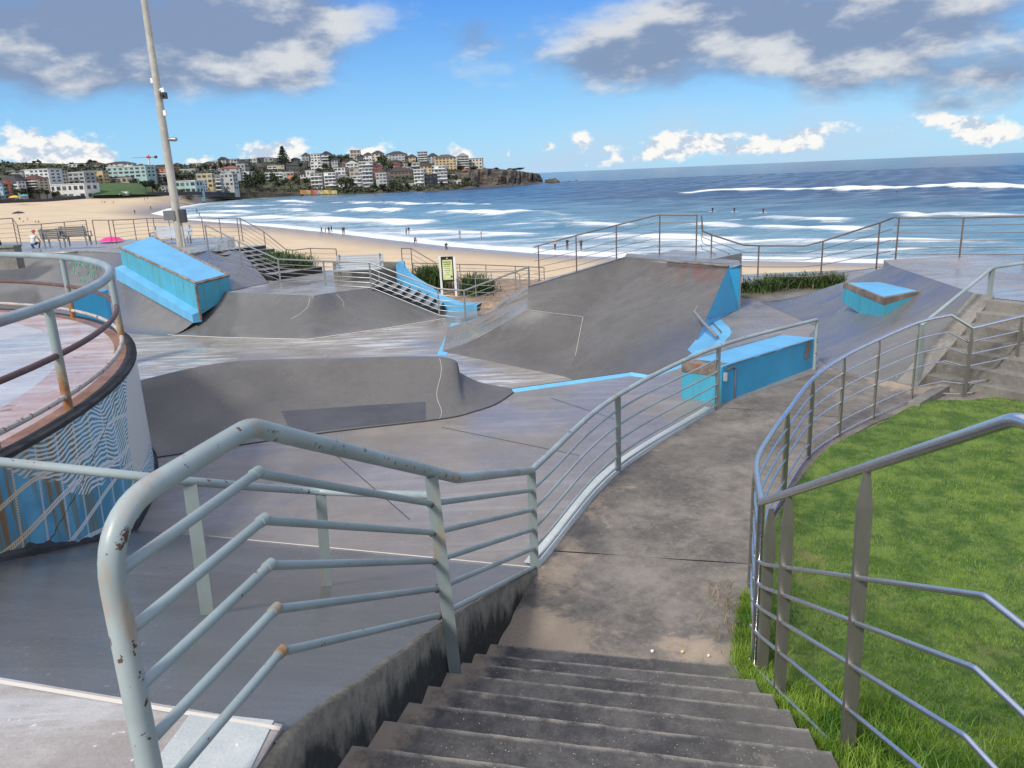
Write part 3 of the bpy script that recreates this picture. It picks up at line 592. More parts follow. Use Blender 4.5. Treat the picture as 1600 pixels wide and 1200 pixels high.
# ================================================================== round mural platform
ring = lambda r, z, n=128: [Vector((CX + r * math.cos(2 * math.pi * i / n), CY + r * math.sin(2 * math.pi * i / n), z)) for i in range(n + 1)]
pf = thing('round_platform', 'round raised bowl platform with a blue and white mural wall and rusty rim', 'skate platform', (CX, CY, 0))
MB().grid([ring(CR, -.3), ring(CR, .4), ring(CR, 1.0), ring(CR, 1.556)]).build('mural_wall', 'mural', pf, True)
MB().grid([ring(CR + .001, 1.554), ring(CR + .018, 1.555), ring(CR + .018, 1.594), ring(CR + .0, 1.605), ring(CR - .10, 1.606)]).build('rim_edge', 'tar', pf, True)
MB().grid([ring(CR - .10, 1.606), ring(CR - .24, 1.605)]).build('rust_band', 'rim_rust', pf)
MB().grid([ring(CR - .24, 1.605), ring(CR - .85, 1.600)]).build('rim_band', 'pink', pf)
MB().grid([ring(CR - .85, 1.600), ring(5.6, 1.590), ring(5.5, 1.60)]).build('deck', 'platwet', pf)
MB().grid([ring(5.5, 1.60), ring(5.35, 1.58), ring(4.9, 1.15), ring(4.2, .75), ring(3.2, .5), ring(.05, .42)]).build('dish', 'bank', pf, True)
MB().tube(ring(5.5, 1.60)[:-1], .035, 8, closed=True).build('dish_coping', 'deck', pf, True)
rows = [[], [], []]
for i in range(201):
    a = R(-60 + 110 * i / 200); x, y = CX + CR * math.cos(a), CY + CR * math.sin(a); z = max(0, zb(x, y)); e = .07 + .03 * math.sin(i * .37) + random.uniform(-.02, .02)
    for k, (rr, dz_) in enumerate(((.045, -.02), (.03 + random.uniform(0, .012), e * .5), (.004, e))): rows[k].append(Vector((CX + (CR + rr) * math.cos(a), CY + (CR + rr) * math.sin(a), z + dz_)))
MB().grid(rows).build('tar_seal', 'tar', pf)
prl = thing('round_platform_railing', 'rusting pipe railing around the round mural platform', 'railing', (CX, CY, 1.6))
RR = CR - .13
MB().tube(ring(RR, 2.60, 140)[:-1], .050, 16, closed=True).build('top_rail', 'rail_paint', prl, True)
MB().tube(ring(RR, 2.13, 140)[:-1], .030, 12, closed=True).build('rail', 'rail_rust', prl, True)
MB().tube(ring(RR, 1.73, 140)[:-1], .026, 12, closed=True).build('rail', 'rail_flake', prl, True)
for a in list(range(6, 360, 22)):
    p = Vector((CX + RR * math.cos(R(a)), CY + RR * math.sin(R(a)), 1.6)); MB().tube([p, p + Vector((0, 0, .98))], .042, 12).build('post', 'post_rust', prl, True)
# ================================================================== far side of the bowl: decks and banks
m = MB(); dk = [atz(345, 456, 0), atz(400, 459, 0), atz(490, 462, 0), atz(530, 456, 0), atz(577, 450, 0)]
poly = [(p.x, p.y) for p in dk] + [(-4.75, 28.7), (-4.3, 29.6), (-4.3, 32.5), (-11.6, 32.5), (-10.6, 28.6)]
m.prism(poly, BOWL - .1, 0); deck = struct(fixn(m.build('bench_deck', 'deck')), 'wet concrete deck carrying the slatted bench')
# mid bank in front of it
top = pl(dk, 24) + [lerp(dk[-1], atz(692, 496, BOWL), k / 10) for k in range(1, 11)]
top = [p if i < 24 else Vector((p.x, p.y, 0 + (BOWL + .02) * (i - 23) / 10)) for i, p in enumerate(top)]
bt = pl([atz(262, 524, BOWL), atz(350, 528, BOWL), atz(480, 531, BOWL), atz(600, 514, BOWL), atz(697, 498, BOWL)], 34)
m = MB(); m.grid([[Vector((b.x + (a.x - b.x) * t, b.y + (a.y - b.y) * t, b.z + .004 + (a.z + .004 - b.z) * t ** 1.45)) for a, b in zip(top, bt)] for t in np.linspace(0, 1, 9)])
ft = [p + Vector((0, 0, .012)) for p in bt]
mb = tag(fixn(m.build('bowl_bank', 'bank', None, True)), 'smooth grey bank rising from the bowl to the bench deck', 'skate ramp')
ribbon(ft, .03).build('foot_joint', 'crack', mb)
ribbon([Vector(aty(u, v, 24.6)) + Vector((0, -.25, .0)) for u, v in ((487, 466), (484, 478), (470, 490), (458, 496))], .012).build('crack', 'crack', mb)
ribbon([Vector(aty(u, v, 25.0)) + Vector((0, -.25, .0)) for u, v in ((528, 458), (538, 468), (540, 477))], .012).build('crack', 'crack', mb)
# left bank below the upper deck
UD = 1.0
tl = [Vector((-34, 38, UD)), atz(60, 396, UD), atz(130, 393, UD), atz(190, 396, UD), Vector((-15.0, 30.6, .98)), Vector((-12.6, 28.4, .25)), Vector((-10.35, 26.0, -.45))]
bl = [Vector((-30, 29, BOWL)), Vector((-20, 28.2, BOWL)), Vector((-17, 27.6, BOWL)), Vector((-14.6, 26.9, BOWL)), atz(210, 521, BOWL), atz(240, 524, BOWL), atz(263, 525, BOWL)]
Tq, Bq = pl(tl, 40), pl(bl, 40); Tq = cat_rom(tl, 6); Bq = cat_rom(bl, 6)
def onl(t, i): a, b = Tq[i], Bq[i]; return Vector((b.x + (a.x - b.x) * t, b.y + (a.y - b.y) * t, b.z + .004 + (a.z - b.z) * t ** 1.8))
m = MB(); m.grid([[onl(t, i) for i in range(len(Tq))] for t in np.linspace(0, 1, 9)]); lb = tag(fixn(m.build('left_bank', 'bank', None, True)), 'tall grey bank at the far left with green graffiti scrawl', 'skate ramp')
m = MB(); m.tube(Tq[:20], .05, 8).build('coping', 'coping', lb, True)
# graffiti scrawl
def on_left(u, v):
    best = None
    for i in range(len(Tq) - 1):
        for t in np.linspace(.05, 1, 40):
            p = onl(t, i); d = ray(u, v); q = Vector((0, 0, CAMH)) + d * ((p.y) / d.y); e = (q - p).length
            if best is None or e < best[0]: best = (e, p)
    return best[1]
ga, gb, gc, gd = on_left(108, 410), on_left(160, 412), on_left(160, 440), on_left(110, 440)
def gp(x, y): return lerp(lerp(ga, gb, x), lerp(gd, gc, x), y) + Vector((.0, -.16, .10))
for x0, y0, wd, hg, nn in ((.02, .08, .07, .2, 2), (.16, .0, .08, .3, 4), (.26, .02, .07, .3, 4), (.36, .0, .07, .3, 4), (.44, .04, .07, .26, 3), (.62, .0, .08, .34, 4), (.72, .04, .07, .3, 4), (.82, .02, .08, .34, 4), (.20, .42, .10, .34, 5), (.60, .44, .11, .4, 5), (.74, .42, .1, .36, 5), (.30, .86, .12, .2, 4), (.5, .86, .12, .2, 4)):
    pts = [gp(x0 + wd * random.random(), y0 + hg * (k % 2) * random.uniform(.7, 1) + .03 * random.random()) for k in range(nn + 1)]
    MB().tube(pts, .016, 5).build('graffiti_stroke', 'tag_green', lb)
# upper deck
m = MB(); poly = [(p.x, p.y) for p in Tq[:25]] + [(-13.2, 30.4), (-12.6, 32.6), (-12.9, 34.5), (-14.2, 41), (-45, 48), (-45, 39)]
m.prism(poly, -2, UD); udk = struct(fixn(m.build('upper_deck', 'deck')), 'upper concrete deck below the light pole')
m = MB(); m.prism([(-15.0, 30.3), (-9.8, 27.3), (-9.0, 29.0), (-11.0, 32.4), (-12.3, 33.4)], -1.2, [1.0, .02, .02, .9, 1.0]); fixn(m.build('link_ramp', 'bank', udk))
# blue hubba ledge
NL, NR, FL, FR = aty(307, 443, 25.9), aty(358, 430, 27.3), aty(187, 387, 30.2), aty(238, 369, 32.0)
lg = thing('sloping_blue_ledge', 'long sloping bright blue grind ledge with rusty metal edges at the far left', 'skate ledge', tuple(NL))
dn = lambda p, d: p - Vector((0, 0, d))
MB().hexa([dn(NL, 1.05), dn(NR, .7), dn(FR, .9), dn(FL, .85)], [dn(NL, .05), dn(NR, .05), dn(FR, .05), dn(FL, .05)]).build('body', 'blue_rust', lg)
inn = [lerp(NL, FR, .03), lerp(NR, FL, .03), lerp(FR, NL, .01), lerp(FL, NR, .01)]
MB().hexa([dn(NL, .055), dn(NR, .055), dn(FR, .055), dn(FL, .055)], [NL, NR, FR, FL]).build('slab_top', 'blue_top', lg)
for a, b in ((NL, FL), (NL, NR), (NR, FR)): MB().tube([a + Vector((0, 0, .005)), b + Vector((0, 0, .005))], .055, 4).build('metal_edge', 'rusty_edge', lg)
MB().tube([NL + Vector((-.02, -.03, -.05)), dn(NL, 1.2) + Vector((-.02, -.03, 0))], .05, 4).build('corner_angle', 'rusty_edge', lg)
fo = Vector((-.22, -.20, 0)); MB().hexa([dn(NL, 1.3) + fo, dn(NL, 1.3), dn(FL, 1.2), dn(FL, 1.2) + fo], [dn(NL, 1.02) + fo, dn(NL, .95), dn(FL, .66), dn(FL, .74) + fo]).build('base_flange', 'blue_top', lg)
# blue wall piece behind the round platform
a, b = aty(112, 462, 20.5), aty(163, 455, 21.0); m = MB(); m.hexa([dn(a, 1.6), dn(b, 1.6), dn(b, 1.6) + Vector((-.1, .4, 0)), dn(a, 1.6) + Vector((-.1, .4, 0))], [a, b, b + Vector((-.1, .4, 0)), a + Vector((-.1, .4, 0))])
tag(m.build('blue_block', 'blue', None), 'plain bright blue block just behind the round platform railing', 'skate ledge')
# ================================================================== big ramp
TL, TR = atz(976, 403, 1.2), aty(1138, 417, 19.5); TRb = aty(1157, 415, 19.6); LLo = aty(825, 449, 21.2); B0 = aty(823, 484, 20.8); B1 = aty(911, 495, 20.2); B2 = aty(899, 556, 19.0)
F0, F1, F2 = atz(690, 549, BOWL), atz(760, 568, BOWL), atz(880, 588, BOWL)
M1, M2, M3 = aty(1103, 499, 17.4), aty(1074, 562, 15.3), Vector((2.7, 14.6, BOWL))
rp = thing('big_ramp', 'tall dark concrete ramp with rust-stained top and blue side in the middle', 'skate ramp', tuple(B1))
lc = cat_rom([TL, lerp(TL, B1, .55) + Vector((0, 0, -.12)), B1, B2, F2], 6); rc = cat_rom([TR, lerp(TR, M1, .5) + Vector((0, 0, -.05)), M1, M2, M3], 6)
m = MB(); m.grid([[lerp(a, b, t) + Vector((0, 0, -.05 * math.sin(math.pi * t))) for t in np.linspace(0, 1, 14)] for a, b in zip(lc, rc)]); main = fixn(m.build('main_face', 'ramp', rp, True))
le = cat_rom([B1, B2, F2], 8); l2 = cat_rom([B0, lerp(B0, F0, .6) + Vector((0, 0, -.12)), F0], 8)
m = MB(); m.grid([[lerp(a, b, t) for t in np.linspace(0, 1, 12)] for a, b in zip(l2, le)]); fixn(m.build('left_bank_face', 'ramp', rp, True))
m = MB(); m.grid([[lerp(lerp(LLo, B0, i / 12), lc[i], t) for t in np.linspace(0, 1, 8)] for i in range(13)]); fixn(m.build('upper_wall', 'ramp', rp))
sk = [p for p in rc[4:20]]; m = MB(); m.grid([[p + Vector((.004, 0, 0)) for p in sk], [Vector((p.x + .06, p.y, min(-.05, p.z - .1))) for p in sk]]); fixn(m.build('side_skirt', 'blue_top', rp))
ribbon(pl([B0 + Vector((0, -.02, 0)), B1 + Vector((0, -.02, 0))], 8), .010).build('joint_line', 'crack', rp)
ribbon(pl([B1, B2], 8), .010).build('joint_line', 'crack', rp)
ribbon([aty(u, v, y) for u, v, y in ((788, 512, 21.1), (775, 524, 21.0), (770, 536, 20.9), (752, 552, 20.8))], .018, .05).build('crack', 'crack', rp)
bkv = Vector((.20, .86, 0))
MB().hexa([dn(TL, .06), dn(TR, .06), dn(TR, .06) + bkv, dn(TL, .06) + bkv], [TL + Vector((0, -.03, .035)), TRb + Vector((0, -.08, .035)), TRb + bkv + Vector((0, 0, .035)), TL + bkv + Vector((0, 0, .035))]).build('top_cap', 'coping', rp)
MB().hexa([dn(LLo, .05), dn(TL, .05), dn(TL, .05) + bkv * .4, dn(LLo, .05) + bkv * .4], [LLo + Vector((0, -.03, .03)), TL + Vector((0, -.03, .03)), TL + bkv * .4, LLo + bkv * .4]).build('wall_cap', 'coping', rp)
MB().tube([lerp(TL, TR, .42) + Vector((0, -.035, .02)), TR + Vector((0, -.035, .02))], .035, 8).build('coping_pipe', 'rusty_edge', rp, True)
G = atz(1157, 484, 0)
m = MB(); m.add([TR, TRb, Vector((TRb.x + .02, TRb.y, -.02)), Vector((M1.x, M1.y, M1.z)), TR + bkv, TRb + bkv, Vector((TRb.x + bkv.x, TRb.y + bkv.y, -.02))], [(0, 1, 2, 3), (1, 5, 6, 2), (0, 4, 5, 1)]); fixn(m.build('blue_side', 'blue', rp))
MB().tube([TRb + Vector((.01, 0, .03)), Vector((TRb.x + .01, TRb.y, 0))], .03, 6).build('corner_trim', 'galv', rp)
m = MB(); m.hexa([M1 + Vector((0, 0, -.6)), Vector((TRb.x, TRb.y, -.3)), Vector((TRb.x, TRb.y + .3, -.3)), M1 + Vector((0, .3, -.6))], [M1 + Vector((0, 0, -.02)), Vector((TRb.x, TRb.y, .012)), Vector((TRb.x, TRb.y + .3, .012)), M1 + Vector((0, .3, -.02))])
m.build('side_foot', 'blue_top', rp)
for (a, b), mt in ((((935, 425), (925, 470)), 'crack'),):
    pass
m = MB(); q9 = [M2, Ew[4], Ew[5], Ew[6], Ew[6] + Vector((.3, .5, 0)), TRb, M1]; m.add([(p.x, p.y, -.012) for p in q9], [tuple(range(len(q9)))]); fixn(m.build('side_apron', 'blue_top', rp))
gp_ = [aty(1083, 486, 17.3) + Vector((0, -.1, 0)), aty(1100, 506, 16.6) + Vector((0, -.1, 0)), aty(1121, 527, 15.9)]
gr = thing('grind_pipe', 'short worn steel pipe slanting down the right side of the big ramp', 'grind rail', tuple(gp_[2])); MB().tube(gp_, .038, 10).build('pipe', 'galv', gr, True); MB().tube([gp_[0], gp_[0] + Vector((.10, .1, .10))], .02, 8).build('pipe_end', 'galv', gr, True)
m = MB(); c = lerp(TL, TR, .55) + Vector((.75, 1.6, -.02)); m.box((c.x, c.y, c.z - .5), (2.2, 1.6, 1.1), -.75); struct(m.build('ramp_deck', 'deck', None), 'concrete deck behind the big ramp')
# ================================================================== blue box ledge beside the path
A0, B0_, C0 = Vector((2.73, 11.86, 0)), Vector((3.27, 11.50, 0)), Vector((5.52, 13.48, 0)); D0 = C0 + (A0 - B0_)
bx = thing('blue_box_ledge', 'long bright blue box ledge beside the path with a scraped bare patch', 'skate ledge', tuple(B0_))
T0 = [.60, .59, .53, .54]; up = lambda p, z: Vector((p.x, p.y, z))
MB().hexa([A0, B0_, C0, D0], [up(A0, .585), up(B0_, .575), up(C0, .515), up(D0, .525)]).build('body', 'blue', bx)
MB().hexa([up(A0, .586), up(B0_, .576), up(C0, .516), up(D0, .526)], [up(A0, .602), up(B0_, .592), up(C0, .532), up(D0, .542)]).build('top_skin', 'blue_top', bx)
e = (A0 - D0).normalized() * .012
MB().hexa([A0 + e, B0_ + e, B0_ + e * .05, A0 + e * .05], [up(A0, .44) + e, up(B0_, .43) + e, up(B0_, .43) + e * .05, up(A0, .44) + e * .05]).build('end_face', 'blue_rust', bx)
MB().hexa([up(A0, .445) + e * 2, up(lerp(A0, B0_, .9), .435) + e * 2, up(lerp(A0, B0_, .9), .435) - e * 20, up(A0, .445) - e * 20], [up(A0, .606) + e * 2, up(lerp(A0, B0_, .9), .597) + e * 2, up(lerp(A0, B0_, .9), .597) - e * 20, up(A0, .604) - e * 20]).build('metal_end_plate', 'rusty_edge', bx)
MB().tube([up(A0, .604), up(D0, .544)], .022, 6).build('metal_edge', 'coping', bx)
for t0_, t1_ in ((.04, .30), (.36, .52), (.60, .93)): MB().tube([lerp(up(B0_, .588), up(C0, .528), t0_), lerp(up(B0_, .588), up(C0, .528), t1_)], .010, 5).build('scraped_edge', 'oldconc', bx)
nrm = (C0 - B0_).cross(Vector((0, 0, 1))).normalized(); cc = onp(1262, 547, (B0_.x, B0_.y), (C0.x, C0.y)); axs = (C0 - B0_).normalized(); m = MB(); vs = []
for k in range(22):
    a = 2 * math.pi * k / 22; rr = random.uniform(.8, 1.15); vs.append(cc + axs * (.11 * rr * math.cos(a) + .06 * math.sin(a)) + Vector((0, 0, .17 * rr * math.sin(a))) + nrm * .006)
m.add(vs, [tuple(range(22))]); fixn(m.build('bare_patch', 'oldconc', bx))
m = MB(); m.tube([B0_ + axs * .35 + nrm * .01 + Vector((0, 0, .02)), B0_ + axs * .35 + nrm * .01 + Vector((0, 0, .50)), B0_ + axs * .25 + nrm * .01 + Vector((0, 0, .54)), B0_ + axs * .08 + nrm * .01 + Vector((0, 0, .52))], .012, 6); m.build('cable', 'rusty_edge', bx, True)
MB().box(tuple(B0_ + axs * .05 + nrm * .02 + Vector((0, 0, .42))), (.05, .04, .13), .7).build('bracket', 'white', bx)
# ================================================================== right hand bank, block and steps
DZ = 1.2
At, Bt = aty(1391, 414, 18.2), Vector((8.28, 13.10, DZ)); At.z = At.z
hipl = atz(1186, 472, 0.0); bm0 = atz(1250, 505, 0); bm1 = Vector((5.75, 13.6, 0)); bm2 = Vector((6.05, 12.5, 0)); bm3 = Vector((6.62, 12.05, 0))
rb = thing('hip_bank', 'wet bluish-grey hipped bank rising to the right-hand deck', 'skate ramp', tuple(bm1))
e1 = pl([At, Bt], 14); e2 = cat_rom([bm0 + Vector((.2, -.5, .004)), lerp(bm0, bm1, .5) + Vector((-.1, 0, .004)), bm1 + Vector((0, 0, .004)), bm2 + Vector((0, 0, .004)), bm3 + Vector((0, 0, .004))], 4); e2 = pl(e2, 14)
m = MB(); m.grid([[Vector((b.x + (a.x - b.x) * t, b.y + (a.y - b.y) * t, b.z + (a.z - b.z) * t ** 1.15)) for a, b in zip(e1, e2)] for t in np.linspace(0, 1, 8)]); fixn(m.build('front_face', 'bank', rb, True))
Bk = aty(1330, 437, 19.6); Bl = atz(1240, 466, .02)
tp5 = [At, lerp(At, Bk, .5), Bk, lerp(Bk, Bl, .5), Bl]; bt5 = [lerp(e2[0], hipl, q) for q in (0, .25, .5, .75, 1)]
m = MB(); m.grid([[Vector((b.x + (a.x - b.x) * t, b.y + (a.y - b.y) * t, b.z + (a.z - b.z) * t ** 1.15)) for a, b in zip(tp5, bt5)] for t in np.linspace(0, 1, 8)]); fixn(m.build('left_face', 'bank', rb, True))
dkp = [(At.x, At.y), (Bt.x, Bt.y), (9.6, 11.0), (20, 11.0), (20, 19.5), (9.4, 19.2)]
m = MB(); m.prism(dkp[::-1] if False else dkp, -.5, [At.z, DZ, DZ, DZ, DZ + .02, At.z]); rdk = struct(fixn(m.build('right_deck', 'deck')), 'wet concrete deck at the top of the right-hand steps')
# metal-edged block let into the bank
a1, a2, a3, a4 = aty(1318, 441, 16.6), aty(1382, 466, 14.9), aty(1441, 455, 15.2), aty(1374, 440, 16.9)
blk = thing('blue_topped_block', 'low blue-topped block with rusty metal edge set into the right bank', 'skate ledge', tuple(a2))
MB().hexa([dn(a1, .42), dn(a2, .62), dn(a3, .30), dn(a4, .3)], [dn(a1, .12), dn(a2, .14), dn(a3, .05), dn(a4, .1)]).build('body', 'blue_rust', blk)
MB().hexa([dn(a1, .125), dn(a2, .145), dn(a3, .055), dn(a4, .105)], [a1, a2, a3, a4]).build('metal_edge', 'rusty_edge', blk)
cen = (a1 + a2 + a3 + a4) / 4; q = [lerp(p, cen, .12) + Vector((0, 0, .004)) for p in (a1, a2, a3, a4)]; MB().add(q, [(0, 1, 2, 3)]).build('painted_top', 'blue_top', blk)
# steps up to the right deck
sl0, sl1 = Vector((6.72, 12.06, 0)), Vector((8.30, 13.05, DZ)); side = Vector((.53, -.85, 0)).normalized(); rst = thing('right_steps', 'weathered concrete steps up to the right-hand deck', None); rst['kind'] = 'structure'
run = (Vector((sl1.x, sl1.y, 0)) - Vector((sl0.x, sl0.y, 0))); nst = 7; dd = run.normalized()
for k in range(nst):
    a = lerp(Vector((sl0.x, sl0.y, 0)), Vector((sl1.x, sl1.y, 0)), k / nst) + side * .05; z = DZ * (k + 1) / nst; m = MB()
    b = a + dd * (run.length / nst + .06); L_ = 5.0
    m.hexa([up(a + dd * .02, z - .19), up(a + side * L_ + dd * .02, z - .19), up(b + side * L_, z - .19), up(b, z - .19)], [up(a, z), up(a + side * L_, z), up(b + side * L_, z), up(b, z)]); fixn(m.build('step', 'oldconc', rst))
m = MB(); w2 = -side * .30
m.hexa([sl0 - dd * .25 + w2 + Vector((0, 0, -.1)), sl0 - dd * .25 + side * .05 + Vector((0, 0, -.1)), up(sl1, -.1) + side * .05, up(sl1, -.1) + w2], [sl0 - dd * .25 + w2 + Vector((0, 0, .03)), sl0 - dd * .25 + side * .05 + Vector((0, 0, .03)), sl1 + side * .05 + Vector((0, 0, .05)), sl1 + w2 + Vector((0, 0, .05))])
fixn(m.build('stringer', 'oldconc', rst))
kp = [atz(1418, 640, 0), atz(1466, 612, 0)]; m = MB(); dv = (kp[1] - kp[0]).normalized(); pv = Vector((dv.y, -dv.x, 0)) * .16; m.hexa([kp[0], kp[0] + pv, kp[1] + pv, kp[1]], [p + Vector((0, 0, .13)) for p in (kp[0], kp[0] + pv, kp[1] + pv, kp[1])]); tag(fixn(m.build('kerb_stub', 'oldconc')), 'short broken mossy kerb stub at the lawn edge', 'kerb')
rt_ = [Vector((6.55, 11.98, 1.0)), aty(1551, 418, 13.1), aty(1640, 405, 13.6)]
railing('step_handrail', 'single painted pipe handrail beside the right-hand steps', [rt_[0], *fillet(rt_[0], rt_[1], rt_[2], .1, 4), rt_[2]], [(Vector((rt_[1].x, rt_[1].y, DZ)), rt_[1] - Vector((0, 0, .02)), .3), (Vector((6.60, 12.0, 0)), Vector((6.60, 12.0, 1.0)), .3)], [], .030, .012, 'rail_paint', w=.09, t=.04, n=12)
# bottle and caps
bt_ = atz(1447, 566, .03); bo = thing('plastic_bottle', 'clear plastic drink bottle with orange cap lying by the steps', 'bottle', tuple(bt_)); ax = Vector((.93, -.36, 0)); prof = [(0, .010), (.02, .014), (.05, .030), (.07, .034), (.12, .030), (.19, .034), (.215, .028), (.22, .004)]
MB().tube([bt_ + ax * (.045 + t * 1.2) + Vector((0, 0, .005)) for t, r_ in prof], [r_ * 1.15 for t, r_ in prof], 12).build('body', 'plastic', bo, True); MB().tube([bt_, bt_ + ax * .05], .022, 12).build('cap', 'orange', bo, True); MB().tube([bt_ + ax * .15 + Vector((0, 0, .005)), bt_ + ax * .21 + Vector((0, 0, .005))], .0395, 12).build('wrapper', 'white', bo, True)
for (u, v), mt, lb_ in (((1019, 1019), 'cap_white', 'white bottle cap lying on the path at the stair foot'), ((1066, 1020), 'cap_yellow', 'yellowish bottle cap on the path right of the white one'), ((1107, 1026), 'cap_white', 'small white litter scrap at the right end of the stair foot')):
    p = atz(u, v, .16) if False else atz(u, v - 1, .03); m = MB(); rr = .013 if 'scrap' not in lb_ else .010; m.tube([p, p + Vector((0, 0, .010)), p + Vector((0, 0, .012))], [rr, rr, rr * .8], 14); tag(m.build('bottle_cap' if 'cap' in lb_ else 'litter_scrap', mt, None, True), lb_, 'litter')
# ================================================================== promenade fences
def fence(name, label, pts, fr=(.8, .62, .44, .26, .08), rt=.022, rm=.009, mt='fence_dark', mp='fence_dark', mm='fence_dark', w=.038, n=8):
    tops = [aty(*p[0], p[2]) for p in pts]; bases = []
    for p, t in zip(pts, tops): b = aty(*p[1], p[2]); bases.append(Vector((t.x, t.y, b.z)))
    mids = [[lerp(b, t, f) for b, t in zip(bases, tops)] for f in fr]
    return railing(name, label, tops, [(b, t, 0.0) for b, t, p in zip(bases, tops, pts) if len(p) < 4], mids, rt, rm, mt, mp, mm, w, .02, n=n)
fence('promenade_fence', 'rust-brown promenade fence at the far left above the sand', [((-60, 346), (-55, 386), 37), ((19, 341), (25, 381), 37.5), ((27, 352), (31, 381), 37.5), ((64, 350), (68, 380), 37.5), ((100, 347), (104, 377), 37.5), ((134, 344), (139, 377), 37.5)])
fence('promenade_fence', 'short rust-brown fence bay beside the bright pink beach umbrella', [((144, 344), (151, 382), 36.5), ((169, 344), (175, 382), 36.5), ((176, 344), (182, 382), 36.5)], (.1, .3))
fence('promenade_fence', 'rust-brown fence behind the bench at the light pole', [((176, 344), (182, 381), 39.5), ((208, 343), (213, 375), 40), ((229, 341), (233, 374), 40), ((239, 341), (244, 373), 40), ((263, 341), (266, 375), 40.2), ((315, 341), (320, 378), 40.2), ((342, 341), (346, 379), 40), ((370, 341), (374, 378), 39.5), ((375, 341), (379, 378), 39.3)])
fence('stair_fence', 'thin rail fence falling behind the upper stairs then level over the plants', [((375, 341), (379, 378), 39.0), ((412, 362), (417, 402), 36.5), ((447, 390), (450, 425), 34.5), ((457, 391), (461, 427), 34), ((485, 388), (489, 428), 33.5), ((525, 389), (528, 427), 33.5)])
fence('deck_railing', 'galvanised handrail down the upper stairs, along the bench deck and down the lower stairs', [((320, 351), (330, 411), 31.5), ((373, 378), (376, 418), 30.4), ((434, 405), (436, 440), 29.0), ((505, 408), (505, 447), 27.3), ((577, 410), (578, 452), 26.4), ((684, 451), (686, 495), 26.5), ((725, 454), (727, 500), 26.0), ((826, 417), (829, 460), 24.6)], (.78, .60, .42, .24, .06), .030, .012, 'galv', 'galv', 'galv', .06)
fence('beach_stair_fence', 'rust-brown fence falling beside the beach stairs left of the sign', [((627, 388), (630, 431), 33), ((642, 388), (645, 432), 33), ((681, 411), (684, 450), 32.5)])
fence('beach_fence', 'low rust-brown fence behind the sign and spiky plants', [((645, 411), (646, 434), 36), ((718, 413), (720, 442), 36), ((759, 414), (761, 444), 36), ((805, 416), (806, 446), 36), ((850, 418), (851, 448), 36)])
fence('landing_rail', 'galvanised rail between the sign and the blue kerb', [((715, 424), (716, 462), 29), ((742, 424), (743, 468), 28.3), ((805, 424), (806, 468), 28.3), ((812, 430), (813, 468), 27.8)], (.75, .5, .25), .02, .010, 'galv', 'galv', 'galv')
fence('ramp_fence', 'tall thin fence climbing behind the big ramp to a flat top', [((834, 386), (836, 440), 24, 0), ((841, 384), (843, 440), 24), ((900, 368), (901, 430), 23.4), ((963, 352), (963, 412), 22.8), ((1022, 337), (1023, 399), 22.3, 0), ((1031, 336), (1031, 400), 22.2), ((1089, 336), (1089, 401), 21.9)], (.82, .60, .42, .24, .06), .022, .009)
fence('sea_fence', 'thin fence dipping behind the strappy plants and rising to the right edge', [((1096, 337), (1096, 404), 21.8, 0), ((1098, 361), (1097, 404), 21.8, 0), ((1112, 367), (1111, 408), 21.8), ((1162, 383), (1161, 433), 21.7, 0), ((1186, 384), (1185, 434), 21.7), ((1258, 384), (1258, 434), 21.4, 0), ((1286, 377), (1284, 433), 21.2), ((1375, 348), (1371, 421), 20.2), ((1396, 340), (1393, 419), 19.8, 0)], (.78, .56, .34, .04), .022, .009)
fence('sea_fence', 'thin level fence along the right-hand deck at the right edge', [((1398, 340), (1395, 420), 19.6, 0), ((1405, 340), (1399, 418), 19.5), ((1506, 340), (1499, 420), 19.0), ((1610, 338), (1602, 420), 18.6)], (.85, .70, .56, .42, .28, .14), .022, .009)
# ================================================================== lower stairs, landing, sign, plants
def flight(name, label, a, b, wdir, width, n, mt='deck', mr='riser'):
    th = thing(name, label, None, tuple(a)); th['kind'] = 'structure'; dv = (b - a); 
    for k in range(n):
        p = lerp(a, b, k / n); q = lerp(a, b, (k + 1) / n); z = p.z - 0; m = MB(); w_ = wdir * width
        pp, qq = up(p, z), up(q, z); m.hexa([up(p, z - .9), up(q, z - .9), up(q, z - .9) + w_, up(p, z - .9) + w_], [pp, qq, qq + w_, pp + w_]); o = m.build('step', [mt, mr], th); fixn(o)
        for f in o.data.polygons:
            if abs(f.normal.z) < .5: f.material_index = 1
    return th
flight('lower_stairs', 'dark stairs going down from the bench deck to the landing', Vector((-4.72, 26.75, -.02)), Vector((-2.5, 27.0, BOWL + .15)), Vector((.05, 1, 0)), 2.0, 7)
flight('upper_stairs', 'dark stairs coming down from the upper deck to the bench deck', Vector((-12.6, 33.0, .98)), Vector((-9.0, 29.6, .12)), Vector((.55, .8, 0)), 2.6, 7)
cur = cat_rom([aty(622, 412, 29.2), aty(640, 432, 29.2), aty(665, 448, 29.0), aty(690, 466, 28.6), aty(720, 475, 28.0), aty(748, 476, 28.0)], 6)
m = MB(); m.grid([[p + Vector((-.10, -.12, -1.0)) for p in cur], [p + Vector((-.06, -.12, 0)) for p in cur], [p + Vector((.12, .16, .05)) for p in cur], [p + Vector((.12, .2, -1.0)) for p in cur]]); tag(fixn(m.build('blue_kerb_wall', 'blue_top', None, True)), 'pale blue curving kerb wall beside the lower stairs', 'wall')
m = MB(); m.prism([(-2.2, 28.3), (2.2, 27.2), (3.5, 33), (-5.6, 33.5), (-4.9, 29.6), (-3.4, 29.0)], -1.6, [-1.12, -1.12, -1.0, -.4, -.2, -.75]); struct(fixn(m.build('garden_bed', 'stones')), 'stony planting bed behind the blue kerb')
